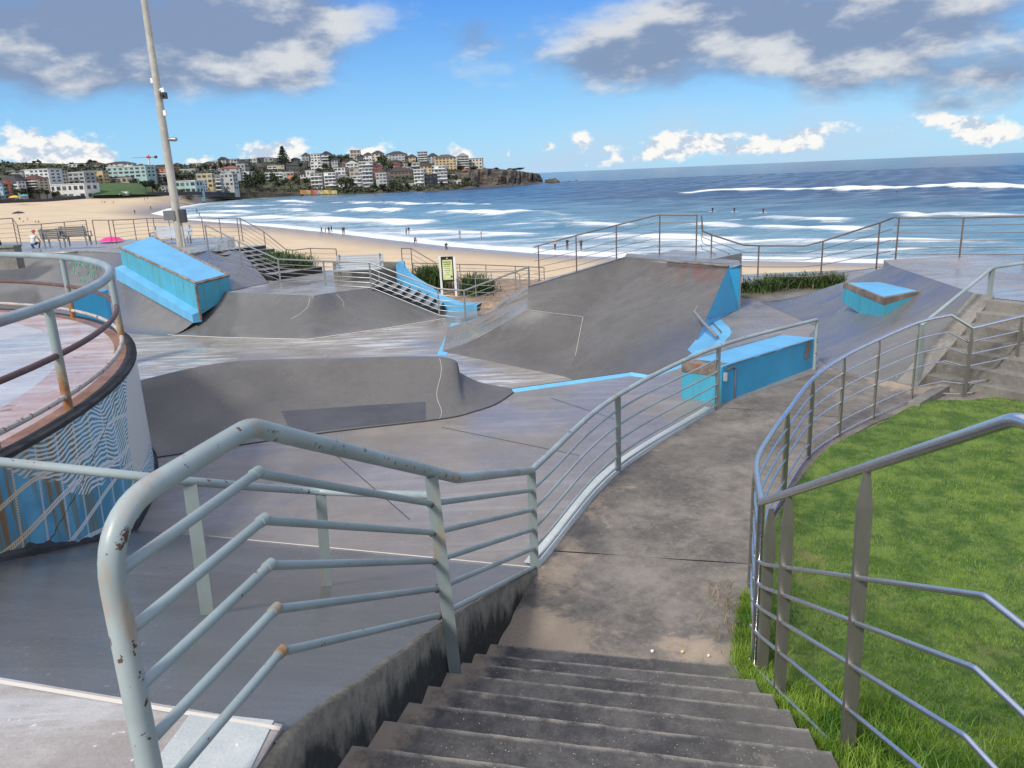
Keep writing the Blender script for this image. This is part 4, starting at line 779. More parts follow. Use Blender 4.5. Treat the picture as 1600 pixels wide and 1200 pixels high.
# sloping wet bank right of the landing
m = MB(); m.grid([pl([atz(700, 512, BOWL + .01), atz(735, 500, BOWL + .02), aty(828, 462, 25)], 8), pl(l2[::-1], 8)]); tag(fixn(m.build('side_slope', 'floor', None, True)), 'light wet sloping apron left of the big ramp', 'skate ramp')
m = MB(); m.prism([(-.8, 26.0), (.9, 24.7), (3.2, 23), (4, 30), (-.5, 29)], -1.25, [-1.18, .2, .2, .2, -1.1]); struct(fixn(m.build('side_walk', 'deck')), 'walkway rising behind the handrail to the big ramp')
# sign
sb = aty(692, 468, 29.4); sg = thing('notice_sign', 'yellow-green notice board between two white posts by the plants', 'sign', tuple(sb))
s_tl, s_tr = aty(687, 400.5, 29.4), aty(709.5, 401.5, 29.2); zb_ = aty(692, 468, 29.4).z
for p in (s_tl, s_tr): MB().box((p.x, p.y, (p.z + zb_ - .15) / 2), (.085, .085, p.z - zb_ + .15)).build('post', 'white', sg)
bw_ = s_tr.x - s_tl.x; bh = (aty(700, 401, 29.3).z - aty(700, 440, 29.3).z); bc = lerp(s_tl, s_tr, .5)
brd = MB().box((bc.x, bc.y - .01, bc.z - bh / 2), (bw_ - .09, .05, bh)).build('board', 'black', sg)
MB().box((bc.x, bc.y - .04, bc.z - bh * .50 - .02), (bw_ - .19, .012, bh * .80)).build('notice', 'sign_yellow', brd)
for k, (w_, hh) in enumerate(((.30, .026), (.26, .026), (.22, .014), (.17, .014), (.22, .014), (.10, .014), (.20, .014))): MB().box((bc.x - .01, bc.y - .049, bc.z - bh * (.21 + .085 * k)), (w_, .004, hh)).build('text_line', 'ink', brd)
MB().box((bc.x, bc.y - .05, bc.z - bh * .055), (.05, .004, .03)).build('emblem', 'white', brd)
MB().box((bc.x + .14, bc.y - .05, bc.z - bh * .80), (.05, .004, .07)).build('pictogram', 'black', brd)
# strappy plants
def strap_plant(c, rad, hgt, n, label, name='strappy_plant'):
    th = thing(name, label, 'plant', tuple(c), 'strappy coastal plants'); pts = [(c.x + random.gauss(0, rad * .35), c.y + random.gauss(0, rad * .35), c.z - .02) for _ in range(n)]
    m = MB()
    for x, y, z in pts:
        a = random.uniform(0, 2 * math.pi); l_ = hgt * random.uniform(.6, 1.1); o = random.uniform(.2, .9) * rad; d = Vector((math.cos(a), math.sin(a), 0)); s_ = Vector((-d.y, d.x, 0)) * .014; p = Vector((x, y, z))
        p1, p2, p3 = p + d * o * .3 + Vector((0, 0, l_ * .55)), p + d * o * .7 + Vector((0, 0, l_ * .9)), p + d * o * 1.15 + Vector((0, 0, l_ * random.uniform(.7, 1.05)))
        m.add([p - s_, p + s_, p1 + s_, p1 - s_, p2 + s_ * .7, p2 - s_ * .7, p3], [(0, 1, 2, 3), (3, 2, 4, 5), (5, 4, 6)])
    m.build('leaves', 'strap', th); m2 = MB(); m2.tube([c - Vector((0, 0, .1)), c + Vector((0, 0, .12))], [rad * .35, rad * .2], 8); m2.build('crown_base', 'dry', th); return th
for (u, v, Y, rd, hg, lb_) in ((678, 452, 30.4, .75, 1.0, 'dark strappy plant just left of the notice sign'), (668, 446, 31, .55, .8, 'strappy plant beside the blue kerb, left of the sign'), (742, 466, 29.6, .7, 1.0, 'dark strappy plant just right of the notice sign'), (756, 463, 30.2, .5, .7, 'small strappy plant at the right of the sign bed'),
        (452, 430, 32.0, .95, .95, 'broad strappy plant below the upper stairs'), (470, 430, 31.8, .8, .8, 'strappy plant left of the bench under the fence'), (430, 424, 32.8, .8, .9, 'strappy plant nearest the upper stairs')):
    strap_plant(aty(u, v, Y), rd, hg, 420, lb_)
for k in range(10):
    strap_plant(atz(1172 + 14.6 * k + random.uniform(-5, 5), 453 - .6 * k + random.uniform(-4, 3), .0), random.uniform(.35, .7), random.uniform(.28, .52), 130, 'low strappy plant, %s from the left in the row right of the big ramp' % ('first', 'second', 'third', 'fourth', 'fifth', 'sixth', 'seventh', 'eighth', 'ninth', 'tenth')[k])
# benches
def bench(c, wd, rz, label, mt='alu', flip=1):
    th = thing('slatted_bench', label, 'bench', tuple(c), None, rz); Mx = Matrix.Translation(c) @ Matrix.Rotation(rz, 4, 'Z')
    def bar(nm, pts, sz, mt_): 
        m = MB(); m.box(pts, sz); m.v = [tuple(Mx @ Vector(q)) for q in m.v]; return m.build(nm, mt_, th)
    for k in range(5): bar('seat_slat', (0, (-.40 + .095 * k) * flip, .44 + .006 * k), (wd, .075, .03), mt)
    for k in range(5): bar('back_slat', (0, (.06 + .022 * k) * flip, .53 + .088 * k), (wd, .026, .072), mt)
    for s_ in (-1, 1):
        x = s_ * (wd / 2 - .12); bar('leg', (x, -.36 * flip, .21), (.05, .05, .42), 'galv'); bar('leg', (x, .04 * flip, .21), (.05, .05, .42), 'galv'); bar('side_frame', (x, .13 * flip, .68), (.05, .04, .56), 'galv'); bar('arm_rest', (s_ * (wd / 2 - .03), -.15 * flip, .66), (.05, .45, .03), 'galv'); bar('arm_post', (s_ * (wd / 2 - .03), -.35 * flip, .54), (.04, .04, .22), 'galv')
    return th
bench(aty(562, 438, 28.6) + Vector((.05, 0, 0)), 1.75, -.03, 'pale slatted bench on the deck in front of the low wall')
m = MB(); w0, w1 = aty(522, 434, 29.3), aty(624, 436, 29.3); m.hexa([dn(w0, .2), dn(w1, .2), dn(w1, .2) + Vector((0, .3, 0)), dn(w0, .2) + Vector((0, .3, 0))], [up(w0, w0.z + .62), up(w1, w1.z + .62), up(w1, w1.z + .62) + Vector((0, .3, 0)), up(w0, w0.z + .62) + Vector((0, .3, 0))]); lw = tag(m.build('low_wall', 'oldconc'), 'low weathered concrete wall behind the bench deck seat', 'wall')
m = MB(); m.box((w1.x + .10, w1.y + .15, w1.z + .22), (.24, .34, .86)); m.build('blue_end', 'blue_top', lw)
bench(aty(272, 384, 37.6), 1.85, .05, 'pale slatted bench on the upper deck beside the light pole')
bench(aty(84, 389, 36.5), .95, 0, 'dark weathered bench seen from behind at the far left fence', 'wood_grey', -1); bench(aty(120, 385, 36.6), 1.25, 0, 'grey bench right of the dark one at the left fence', 'wood_grey', -1)
m = MB(); p = aty(10, 392, 33); m.box((p.x - 1, p.y, p.z - .3), (3.0, .5, .9)); m.box((p.x - 1, p.y - .02, p.z + .19), (3.06, .6, .08)); tag(m.build('concrete_seat_wall', 'oldconc'), 'low dark concrete seat wall at the left edge', 'wall')
# light pole
pb = aty(284, 388, 35.8); po = thing('light_pole', 'tall tapering grey light pole with cameras and lamp', 'light pole', tuple(pb)); H_ = 19.0
MB().tube([pb, pb + Vector((0, 0, 5)), pb + Vector((0, 0, H_))], [.19, .165, .085], 18).build('shaft', 'pole', po, True)
MB().tube([pb, pb + Vector((0, 0, .06))], [.32, .30], 18).build('base_plate', 'galv', po, True)
def onpole(v): 
    lo, hi = 0.0, H_
    for _ in range(40):
        md = (lo + hi) / 2; q = pb + Vector((0, 0, md)); zc = q.z - CAMH; cy = q.y * math.sin(PITCH) + zc * math.cos(PITCH); czz = q.y * math.cos(PITCH) - zc * math.sin(PITCH); a_, b_ = q.x / czz, cy / czz
        vv = 600 - FPX * (a_ * math.sin(ROLL) + b_ * math.cos(ROLL))
        if vv > v: lo = md
        else: hi = md
    return pb + Vector((0, 0, lo))
p = onpole(150); chs = MB().box(tuple(p + Vector((.27, -.1, 0))), (.22, .26, .26)).build('camera_housing', 'dark', po); MB().tube([p + Vector((0, 0, .22)), p + Vector((.26, -.1, .26)), p + Vector((.26, -.1, .12))], [.05, .06, .1], 10).build('camera_bracket', 'white', po, True)
MB().tube([p + Vector((.27, -.24, 0)), p + Vector((.27, -.30, 0))], .06, 12).build('lens', 'black', chs, True)
p = onpole(177); MB().box(tuple(p + Vector((.19, -.05, 0))), (.12, .14, .22)).build('junction_box', 'white', po)
p = onpole(126); MB().box(tuple(p + Vector((-.16, -.05, 0))), (.10, .12, .2)).build('sensor_box', 'white', po)
p = onpole(219); MB().tube([p, p + Vector((.30, -.05, .02))], .035, 8).build('lamp_arm', 'galv', po, True); m = MB(); m.tube([p + Vector((.15, -.05, .02)), p + Vector((.3, -.05, .03)), p + Vector((.5, -.05, .01)), p + Vector((.56, -.05, .0))], [.05, .10, .09, .03], 10); m.build('lamp_head', 'galv', po, True)
p = onpole(336); MB().box(tuple(p + Vector((-.25, -.12, 0))), (.50, .22, .42)).build('switch_box', 'wood_grey', po); MB().box(tuple(p + Vector((.27, .02, -.05))), (.24, .3, .58)).build('switch_box', 'dark', po)
MB().tube([onpole(300) - Vector((0, 0, .06)), onpole(300) + Vector((0, 0, .06))], .17, 16).build('band', 'galv', po, True)
m = MB(); p = onpole(376); m.box(tuple(pb + Vector((.26, -.3, .5))), (.07, .07, 1.0)); m.build('bollard_stub', 'pole', po)
# ================================================================== beach and sea
SEA = -8.0
shpx = [(1900, 425), (1600, 416), (1300, 410), (1000, 404), (850, 397), (700, 385), (620, 376), (510, 363), (400, 352), (300, 344), (235, 334), (262, 326), (320, 317), (392, 308)]
shore = [atz(u, v, SEA) for u, v in shpx]
wallpx = [(-150, 322, 400), (0, 318, 430), (70, 317.5, 455), (140, 310, 500), (220, 306.5, 530), (300, 304.5, 560), (393, 306, 700)]
back = [Vector((90, 26, -6.2)), Vector((55, 27, -6.2)), Vector((30, 31, -6.2)), Vector((10, 40, -6.2)), Vector((0, 42, -6.2)), Vector((-10, 43, -6.2)), Vector((-22, 46, -6.1)), Vector((-45, 50, -6)), Vector((-90, 70, -5.5)), Vector((-190, 170, -4))] + [aty(*p) for p in wallpx[1:]]
sh = pl(shore, 120); bk_ = pl(back, 120); rows = []
# resample by matching key points instead of pure length
def keyed(keys, n):
    out = []
    for i in range(n): t = i / (n - 1) * (len(keys) - 1); k = min(int(t), len(keys) - 2); out.append(lerp(keys[k], keys[k + 1], t - k))
    return out
keyB = [back[0], back[1], back[2], back[3], back[4], back[5], back[6], back[7], back[8], back[9], back[10], back[12], back[14], back[15]]
sh, bk_ = keyed(shore, 118), keyed(keyB, 118); wet = []
for t in np.linspace(0, 1.0, 26): rows.append([lerp(b, s_, t) for b, s_ in zip(bk_, sh)]); wet += [max(0, min(1, (t - .93) / .05)) if True else 0] * 118
rows.append([s_ + (s_ - b).normalized() * 14 + Vector((0, 0, -1.2)) for b, s_ in zip(bk_, sh)]); wet += [1.0] * 118
m = MB(); m.grid(rows); sand = struct(fixn(m.build('beach_sand', 'sand', None, True)), 'wide golden beach with wet sand along the water')
wa = np.array(wet, dtype=np.float32)
co = np.array([v for v in m.v]); d_sh = np.array([min((Vector((x, y, 0)) - Vector((s_.x, s_.y, 0))).length for s_ in sh[::2]) for x, y, z in co]); dd_ = np.hypot(co[:, 0], co[:, 1])
wa = np.clip(1.15 - d_sh / (7 + dd_ * .035), 0, 1); wa[-118:] = 1
a_ = sand.data.attributes.new('wet', 'FLOAT', 'POINT'); a_.data.foreach_set('value', wa.astype(np.float32))
rr = np.concatenate([np.geomspace(50, 900, 420), np.geomspace(905, 40000, 60)]); aa = np.linspace(R(-62), R(62), 330)
RRr, AA = np.meshgrid(rr, aa, indexing='ij'); X = RRr * np.sin(AA); Y = RRr * np.cos(AA)
segs = [(np.array([a.x, a.y]), np.array([b.x, b.y])) for a, b in zip(shore[:9], shore[1:10])] + [(np.array([a.x, a.y]), np.array([b.x, b.y])) for a, b in zip(shore[9:], shore[10:])]
def dseg(X, Y, a, b):
    d = b - a; t = np.clip(((X - a[0]) * d[0] + (Y - a[1]) * d[1]) / (d @ d), 0, 1); return np.hypot(X - a[0] - t * d[0], Y - a[1] - t * d[1]), t
D = np.full_like(X, 1e9)
for a, b in segs: D = np.minimum(D, dseg(X, Y, a, b)[0])
Z = np.full_like(X, SEA); foam = np.clip(.50 - D / 110.0, -.22, .5) * .80
foam += np.where(D < 5, .35, 0) + .16 * np.exp(-(D / 45.0) ** 2)
brk = [((524, 319), (784, 322), 1.0, 1.0), ((548, 330), (585, 330), 1.0, 1), ((595, 332), (629, 333), 1.1, 1), ((629, 333), (692, 335), 1.2, -.25), ((692, 335), (779, 336), 1.0, 1), ((779, 337), (860, 338), .9, .0), ((472, 343), (645, 348), .8, .9), ((438, 315), (480, 317), .8, .9), ((415, 328), (470, 329), .7, .7), ((430, 336), (500, 337), .6, .5),
       ((1081, 304), (1224, 299), 1.8, 1.9), ((1245, 298), (1620, 295), 1.8, 1.9), ((1167, 345), (1294, 345), .7, .9), ((1140, 360), (1320, 361), .5, .7), ((1380, 337), (1440, 339), .7, .9), ((1440, 342), (1620, 340), .7, .8), ((800, 334), (880, 336), .8, .6), ((800, 348), (960, 352), .5, .6), ((1060, 352), (1150, 352), .5, .5), ((660, 362), (820, 366), .35, .6), ((900, 368), (1120, 372), .35, .6), ((1120, 378), (1500, 378), .35, .6), ((420, 321), (500, 323), .6, .6), ((690, 322), (820, 325), .6, .0), ((390, 340), (440, 341), .5, .7), ((330, 330), (390, 332), .5, .7), ((300, 336), (350, 337), .4, .7), ((340, 322), (420, 323), .5, .6), ((840, 343), (1000, 344), .6, .3), ((1320, 318), (1600, 316), .9, -.1), ((900, 318), (1100, 316), .9, -.1)]
ph = np.sin(X * .11) * 1.4 + np.sin(X * .037 + 1) * 2.2
for (p0, p1, hgt, fm) in brk:
    a, b = atz(*p0, SEA), atz(*p1, SEA); d, t = dseg(X, Y + ph, np.array([a.x, a.y]), np.array([b.x, b.y])); wd = 3.0 + hgt * 2.2 + .006 * a.y
    e = np.exp(-(d / wd) ** 2) * (1 - .6 * np.abs(2 * t - 1) ** 3); Z += hgt * e; foam += fm * (.98 + .16 * np.sin(X * .21 + p0[0]) + .14 * np.sin(X * .083 + Y * .05 + p0[1])) * 1.05 * np.exp(-(d / (wd * .8)) ** 2)
Z += .34 * np.sin((Y + .3 * X + ph) * .22) * np.clip(D / 40, 0, 1) + .16 * np.sin((Y - .5 * X) * .61 + X * .13) * np.clip(D / 30, 0, 1)
Z += .35 * np.sin(Y * .055 + np.sin(X * .02) * 1.5) * np.clip(D / 150, 0, 1) * (RRr < 1500)
nr, na = X.shape; idx = np.arange(nr * na).reshape(nr, na); F_ = np.stack([idx[:-1, :-1], idx[:-1, 1:], idx[1:, 1:], idx[1:, :-1]], -1).reshape(-1, 4)
me = bpy.data.meshes.new('sea'); me.from_pydata(np.stack([X, Y, Z], -1).reshape(-1, 3).tolist(), [], F_.tolist()); me.materials.append(MATS['sea']); me.polygons.foreach_set('use_smooth', [True] * len(me.polygons))
for nm, val in (('foam', foam), ('depth', np.clip((D - 10) / 190.0, 0, 1))): a_ = me.attributes.new(nm, 'FLOAT', 'POINT'); a_.data.foreach_set('value', val.ravel().astype(np.float32))
seao = bpy.data.objects.new('sea', me); COL.objects.link(seao); fixn(seao); struct(seao, 'blue sea with rows of white breakers')
if me.polygons[0].normal.z < 0: me.flip_normals()
# ================================================================== headland terrain
U = [-200, 0, 140, 300, 400, 520, 600, 700, 742]
prof = {'shore': ([322, 318, 310, 304.5, 306.5, 304, 300.5, 296.5, 294], [0] * 9), 'front': ([313, 311, 304, 300, 297, 295, 293, 290, 284], 14), 'mid': ([300, 299, 291, 285, 283, 279, 277, 277, 273], 55), 'upper': ([276, 276, 274, 269, 267, 265, 264, 265, 266], 105), 'ridge': ([257, 255, 262, 259, 254, 252, 251, 257, 262], 160)}
YS = [400, 430, 500, 560, 700, 690, 690, 703, 735]
itp = lambda u, arr: float(np.interp(u, U, arr))
ROWY = {'front': 14, 'mid': 55, 'upper': 105, 'ridge': 160}
def rowY(u, row): return itp(u, YS) + ROWY[row]
cols = []
us = list(np.linspace(-200, 742, 60)); R0 = []
for row in ('shore', 'front', 'mid', 'upper', 'ridge'):
    off = 0 if row == 'shore' else ROWY[row]; R0.append([aty(u, itp(u, prof[row][0]) + (.6 * math.sin(u * .37) if row != 'shore' else 0), itp(u, YS) + off) - Vector((0, 0, 2.5 if row == 'shore' else 0)) for u in us])
R0.append([p + Vector((0, 120, -45)) for p in R0[-1]])
m = MB(); m.grid(R0); struct(fixn(m.build('headland_hill', 'hill', None, True)), 'built-up headland hillside across the bay')
# grassy park slope, far green ridge, golf-course hill
def sheet(name, px, mt, label):
    m = MB(); m.grid([[aty(*q) for q in r_] for r_ in px]); return struct(fixn(m.build(name, mt, None, True)), label)
sheet('park_slope', [[(118, 306, 496), (150, 305, 500), (190, 304, 512), (225, 303.5, 528), (252, 303.5, 540)], [(128, 295, 520), (150, 292, 522), (190, 291, 535), (225, 294, 548), (246, 301, 555)], [(140, 288, 545), (160, 286.5, 548), (190, 285.5, 560), (218, 286, 570), (232, 292, 575)]], 'park_grass', 'green park slope above the far beach')
sheet('far_ridge', [[(-220, 275, 800), (0, 275, 800), (60, 275, 800), (120, 275, 800), (300, 275, 850)], [(-220, 262, 900), (0, 260, 900), (60, 260, 900), (120, 262, 900), (300, 272, 900)], [(-220, 253, 1000), (0, 253.5, 1000), (60, 254.5, 1000), (120, 256.5, 1000), (300, 268, 1000)], [(-220, 258, 1200), (0, 258, 1200), (60, 258, 1200), (120, 260, 1200), (300, 275, 1200)]], 'hill_grass', 'olive green ridge far behind the beach town')
# rocky point
cu = [715, 735, 750, 765, 780, 795, 808, 818, 828, 836, 843, 848]; base_v = [295.5, 294.5, 293.5, 292.8, 292, 291, 290, 289.3, 288.5, 287.8, 287, 286.5]; top_v = [272, 266, 263.5, 263, 264, 265.5, 266.5, 268, 269.5, 270.5, 271.5, 281]
rows = [[], [], [], [], [], []]
for i, (u, vb, vt) in enumerate(zip(cu, base_v, top_v)):
    Yb = atz(u, vb, SEA).y; j = lambda s_: random.uniform(-s_, s_)
    rows[0].append(aty(u, vb + .8, Yb)); rows[1].append(aty(u, vb - 2.2 + j(.4), Yb + 8)); rows[2].append(aty(u + j(2), vb - 5 + j(.5), Yb + 14)); rows[3].append(aty(u + j(2), lerp(Vector((vb, 0, 0)), Vector((vt, 0, 0)), .55).x + j(1), Yb + 18)); rows[4].append(aty(u, vt + 1.5 + j(.4), Yb + 26)); rows[5].append(aty(u, vt, Yb + 70))
rows.append([p + Vector((0, 60, -40)) for p in rows[-1]])
rows = [pl(r_, 44) for r_ in rows]
for r_ in rows[1:5]:
    for p in r_: p.y += random.uniform(-5, 5); p.z += random.uniform(-.8, .8)
m = MB(); m.grid(rows); point = struct(fixn(m.build('rocky_point', 'rock', None)), 'layered rocky cliff at the tip of the headland')
m = MB(); rows = [[], [], []]
for u, v in ((690, 297), (730, 295), (780, 292.3), (830, 288.6), (860, 286.5), (880, 285), (902, 283.6)):
    Yb = atz(u, v, SEA).y
    rows[0].append(aty(u, v + .7, Yb - 4)); rows[1].append(aty(u, v - 1.6 - random.random() * (1 if u < 880 else .2), Yb + 8)); rows[2].append(aty(u, v - .4, Yb + 40))
rows = [pl(r_, 40) for r_ in rows]
for p in rows[1]: p.z += random.uniform(-.8, 1.2)
m.grid(rows); fixn(m.build('rock_shelf', 'rock', point))
m = MB(); q = [aty(866, 281.5, 850), aty(870, 281, 850)]; c = q[0]
for u, s_ in ((862, 3.), (868, 3.5), (856, 2.2)): c = aty(u, 284.3, 850); m.tube([c - Vector((0, 0, 2)), c + Vector((0, 0, s_ * .4)), c + Vector((1, 0, s_ * .9))], [s_ * 1.6, s_ * 1.5, s_ * .6], 7)
m.build('boulders', 'rock', point)
m = MB(); sw = [aty(p[0], p[1] - .2, p[2] + 1) for p in wallpx]; m.grid([[p - Vector((0, 0, 1.5)) for p in sw], [p + Vector((0, 0, 2.2)) for p in sw], [p + Vector((0, 4, 2.2)) for p in sw]]); tag(fixn(m.build('sea_wall', 'dark')), 'long dark sea wall behind the far beach', 'wall')
m = MB(); rw = [aty(u, v, 694) for u, v in ((388, 305.5), (420, 306), (470, 305.2))]; m.grid([[p - Vector((0, 0, 3)) for p in rw], [p + Vector((0, 0, 2.8)) for p in rw], [p + Vector((0, 6, 2.8)) for p in rw]]); tag(fixn(m.build('rock_revetment', 'rock')), 'grey rock revetment at the headland end of the beach', 'wall')
# painted pool wall
pw = thing('painted_sea_wall', 'long low wall painted orange, red and yellow at the headland waterline', 'wall', tuple(aty(470, 304, 690)))
for (u0, u1), c in zip(((470, 480), (480, 486), (486, 492), (492, 496), (496, 502), (502, 514), (514, 520), (520, 527)), ((.50, .25, .10), (.55, .34, .18), (.45, .10, .06), (.50, .14, .16), (.36, .34, .36), (.52, .42, .14), (.55, .30, .12), (.50, .45, .20))):
    nm = 'mural_%d' % u0; mat(nm, (lambda c=c: (lambda p: {'c': mixc(sm(noise(p, .5, 4), .4, .6), c, tuple(x * .6 for x in c)), 'r': .8})(pos()))); a, b = aty(u0, 303.4, 688), aty(u1, 303.2, 688); MB().box(((a.x + b.x) / 2, a.y, a.z + 1.6), (b.x - a.x, 2, 3.4)).build('panel', nm, pw)
# ================================================================== houses
HC = {'W': ('white', (.62, .62, .60)), 'C': ('cream', (.58, .53, .43)), 'Y': ('tan yellow', (.54, .42, .24)), 'G': ('grey', (.33, .34, .34)), 'B': ('brown', (.17, .125, .10)), 'P': ('pale blue', (.33, .47, .55)), 'R': ('red brick', (.25, .10, .075)), 'M': ('mint green', (.34, .48, .455)), 'O': ('salmon orange', (.52, .24, .16)), 'N': ('dark navy', (.020, .026, .042)), 'D': ('charcoal', (.085, .088, .095)), 'L': ('pale grey', (.40, .405, .40)), 'T': ('beige', (.43, .38, .30))}
for k, (nm, c) in HC.items(): mat('wall_' + k, (lambda c=c: (lambda p: {'c': mixc(sm(noise(p, .35, 4), .35, .65), tuple(x * .88 for x in c), c), 'r': .8})(pos())))
RC = {'d': ('dark', (.045, .040, .040)), 'r': ('red', (.26, .085, .06)), 'g': ('grey', (.22, .22, .225)), 'm': ('maroon', (.10, .035, .03)), 'w': ('white', (.62, .62, .60)), 'b': ('brown', (.10, .08, .068))}
for k, (nm, c) in RC.items(): mat('roof_' + k, (lambda c=c: (lambda p: {'c': mixc(sm(noise(p, .8, 4), .35, .65), tuple(x * .8 for x in c), c), 'r': .8})(pos())))
winm = MB(); winm.box((0, 0, 0), (1, 1, 1)); wo = winm.build('window', 'glass_dark'); wmesh = wo.data; wmesh2 = wmesh.copy(); wmesh2.materials[0] = MATS['win_mid']; bpy.data.objects.remove(wo)
balm = MB(); balm.box((0, 0, 0), (1, 1, 1)); bo_ = balm.build('balcony', 'white'); bmesh_ = bo_.data; bpy.data.objects.remove(bo_)
def put(name, mesh, parent, loc, sc):
    o = bpy.data.objects.new(name, mesh); COL.objects.link(o); o.parent = parent; o.location = loc; o.scale = sc; return o
ORD_ = ['first', 'second', 'third', 'fourth', 'fifth', 'sixth', 'seventh', 'eighth', 'ninth', 'tenth', 'eleventh', 'twelfth', 'thirteenth', 'fourteenth', 'fifteenth', 'sixteenth', 'seventeenth', 'eighteenth', 'nineteenth', 'twentieth', 'twenty-first', 'twenty-second', 'twenty-third', 'twenty-fourth', 'twenty-fifth', 'twenty-sixth', 'twenty-seventh', 'twenty-eighth', 'twenty-ninth', 'thirtieth']
HS = '''front 0 7 286 311 P f g 4;front 7 16 281 303 O g r 3;front 3 31 274 306 W h d 4;front 22 34 272 305 L g d 4;front 32 63 273 297 T h m 4b;front 69 139 287 313 W f w 2;mid 50 79 268 292 P g d 4;mid 40 80 264 286 W f w 4;mid 78 99 266 289 C f g 4b;mid 98 135 269 288 L f w 3;mid 133 163 266 290 Y f g 4;mid 116 127 284 290 P f w 1
ridge 108 134 255 266 W f d 2;ridge 134 158 253 266 C h d 3;upper 8 40 265 275 G g g 2;ridge 166 206 252 263 W h d 2;mid 167 231 260 278 M f w 3;mid 168 206 276 287 T f d 1;mid 201 241 267 287 B h d 3;upper 228 266 263 273 O f r 2;upper 205 230 257 264 D h d 1;upper 230 266 257 264 B h d 1;mid 241 263 271 291 W f w 4b;mid 256 270 269 283 R g r 2;front 253 264 290 301 L f g 2
front 274 308 282 303 M f w 2;front 300 321 281 300 W f w 4b;front 310 333 271 294 Y f w 3;front 332 347 278 298 L f w 3b;front 346 367 271 297 L f w 4;mid 346 375 259 272 L h r 2;mid 366 391 268 283 W f w 3b;ridge 270 282 254 264 G h d 2;ridge 283 297 258 268 D f d 2;ridge 297 313 255 267 T f g 2;ridge 315 334 252 264 W h d 2;ridge 333 342 251 262 C f g 2;ridge 341 354 245 260 T g d 3;ridge 356 371 248 258 L f g 2;ridge 373 389 248 257 D f w 2;ridge 389 402 247 257 L f w 2;ridge 402 414 246 257 D f d 2;ridge 414 427 246 258 L f d 2;ridge 427 440 246 258 D f w 2
upper 282 306 264 276 G f w 2;upper 370 384 256 270 G f w 2;upper 385 396 259 269 D f d 2;upper 397 411 258 270 B h d 2;upper 419 433 259 269 W f w 2b;upper 433 445 257 268 T f d 2;mid 415 444 269 287 W f w 3b;upper 448 470 254 268 D h d 3;ridge 472 483 238 254 G h d 3;ridge 455 466 246 256 B g d 2;ridge 486 501 240 253 W f g 3;ridge 503 517 236 254 G g d 3b;upper 470 480 253 266 D f g 2;upper 486 503 252 267 W f w 3;upper 503 515 253 264 G f w 3b;mid 449 460 269 281 O f w 2;mid 470 480 268 283 W g d 2;mid 479 493 266 283 W f w 2;mid 437 449 270 282 L f w 2
ridge 548 563 234 250 T f g 3;ridge 552 567 240 254 D h d 2;ridge 567 582 238 257 W h d 3;ridge 581 599 235 252 C h d 3;ridge 603 633 236 254 L h d 3;ridge 635 650 241 257 Y h d 3;ridge 653 668 237 256 G f d 5b;ridge 669 685 239 256 L h d 4;upper 681 714 241 267 Y h b 5;upper 715 733 239 263 G h g 5b;upper 733 754 247 264 C f g 3;upper 518 528 246 258 G g d 2;upper 535 547 248 260 B g d 2
upper 541 560 251 268 W g w 3;mid 547 562 262 281 T f g 3;mid 523 541 261 285 W f r 4;front 508 527 269 296 W f w 5b;front 487 505 270 295 C f g 4b;front 523 545 273 293 W g g 3;front 552 566 274 292 W f w 3b;mid 561 584 252 270 L f w 3b;front 567 584 262 293 L f w 5b;mid 580 598 255 272 R h m 3;front 588 605 270 291 L f w 4;upper 602 618 257 270 W g w 2;upper 608 626 249 262 R h d 3;upper 622 642 255 267 L f g 2;upper 640 657 254 272 L f w 3b;mid 657 675 254 273 Y h d 3;mid 674 697 258 277 W f w 3b;mid 605 646 262 290 B h d 4;front 648 664 264 297 W f w 6b;front 664 684 272 295 N f d 3;front 684 700 268 292 L f w 4b;front 702 721 281 293 C f w 1;front 628 650 287 296 L f w 1;front 551 581 289 300 T f g 1'''
ORD = ORD_[:19] + [q for t_, s_ in (('twent', 'twenty'), ('thirt', 'thirty'), ('fort', 'forty'), ('fift', 'fifty'), ('sixt', 'sixty'), ('sevent', 'seventy')) for q in [t_ + 'ieth'] + [s_ + '-' + o for o in ORD_[:9]]]
HS = [h_.split() for h_ in HS.replace('\n', ';').split(';')]
for row, us_, ht in (('ridge', range(272, 560, 8), 9), ('upper', range(276, 742, 8), 11), ('mid', range(280, 735, 8), 12), ('upper', range(4, 270, 11), 8), ('ridge', range(590, 700, 9), 9)):
    for u in us_:
        u0 = u + random.uniform(-2, 2); u1 = u0 + random.uniform(7, 11)
        if any(q[0] == row and float(q[1]) < u1 - 1 and float(q[2]) > u0 + 1 for q in HS) or 385 < u < 412 and row == 'mid' or random.random() < .12: continue
        vb = float(np.interp((u0 + u1) / 2, U, prof[row][0])) + random.uniform(0, 3); hh = ht * random.uniform(.75, 1.25)
        HS.append([row, u0, u1, vb - hh, vb, random.choice('WWWLLCCTGRBD'), random.choice('fhhg'), random.choice('ddrggb'), random.choice(['2', '2', '3', '2b', '3b'])])
zone = lambda u: 'beach-town' if u < 270 else 'headland'
RN = {'front': 'waterfront', 'mid': 'middle', 'upper': 'upper', 'ridge': 'ridge-top'}
NUMW = ['', 'one', 'two', 'three', 'four', 'five', 'six']
cnt = {}
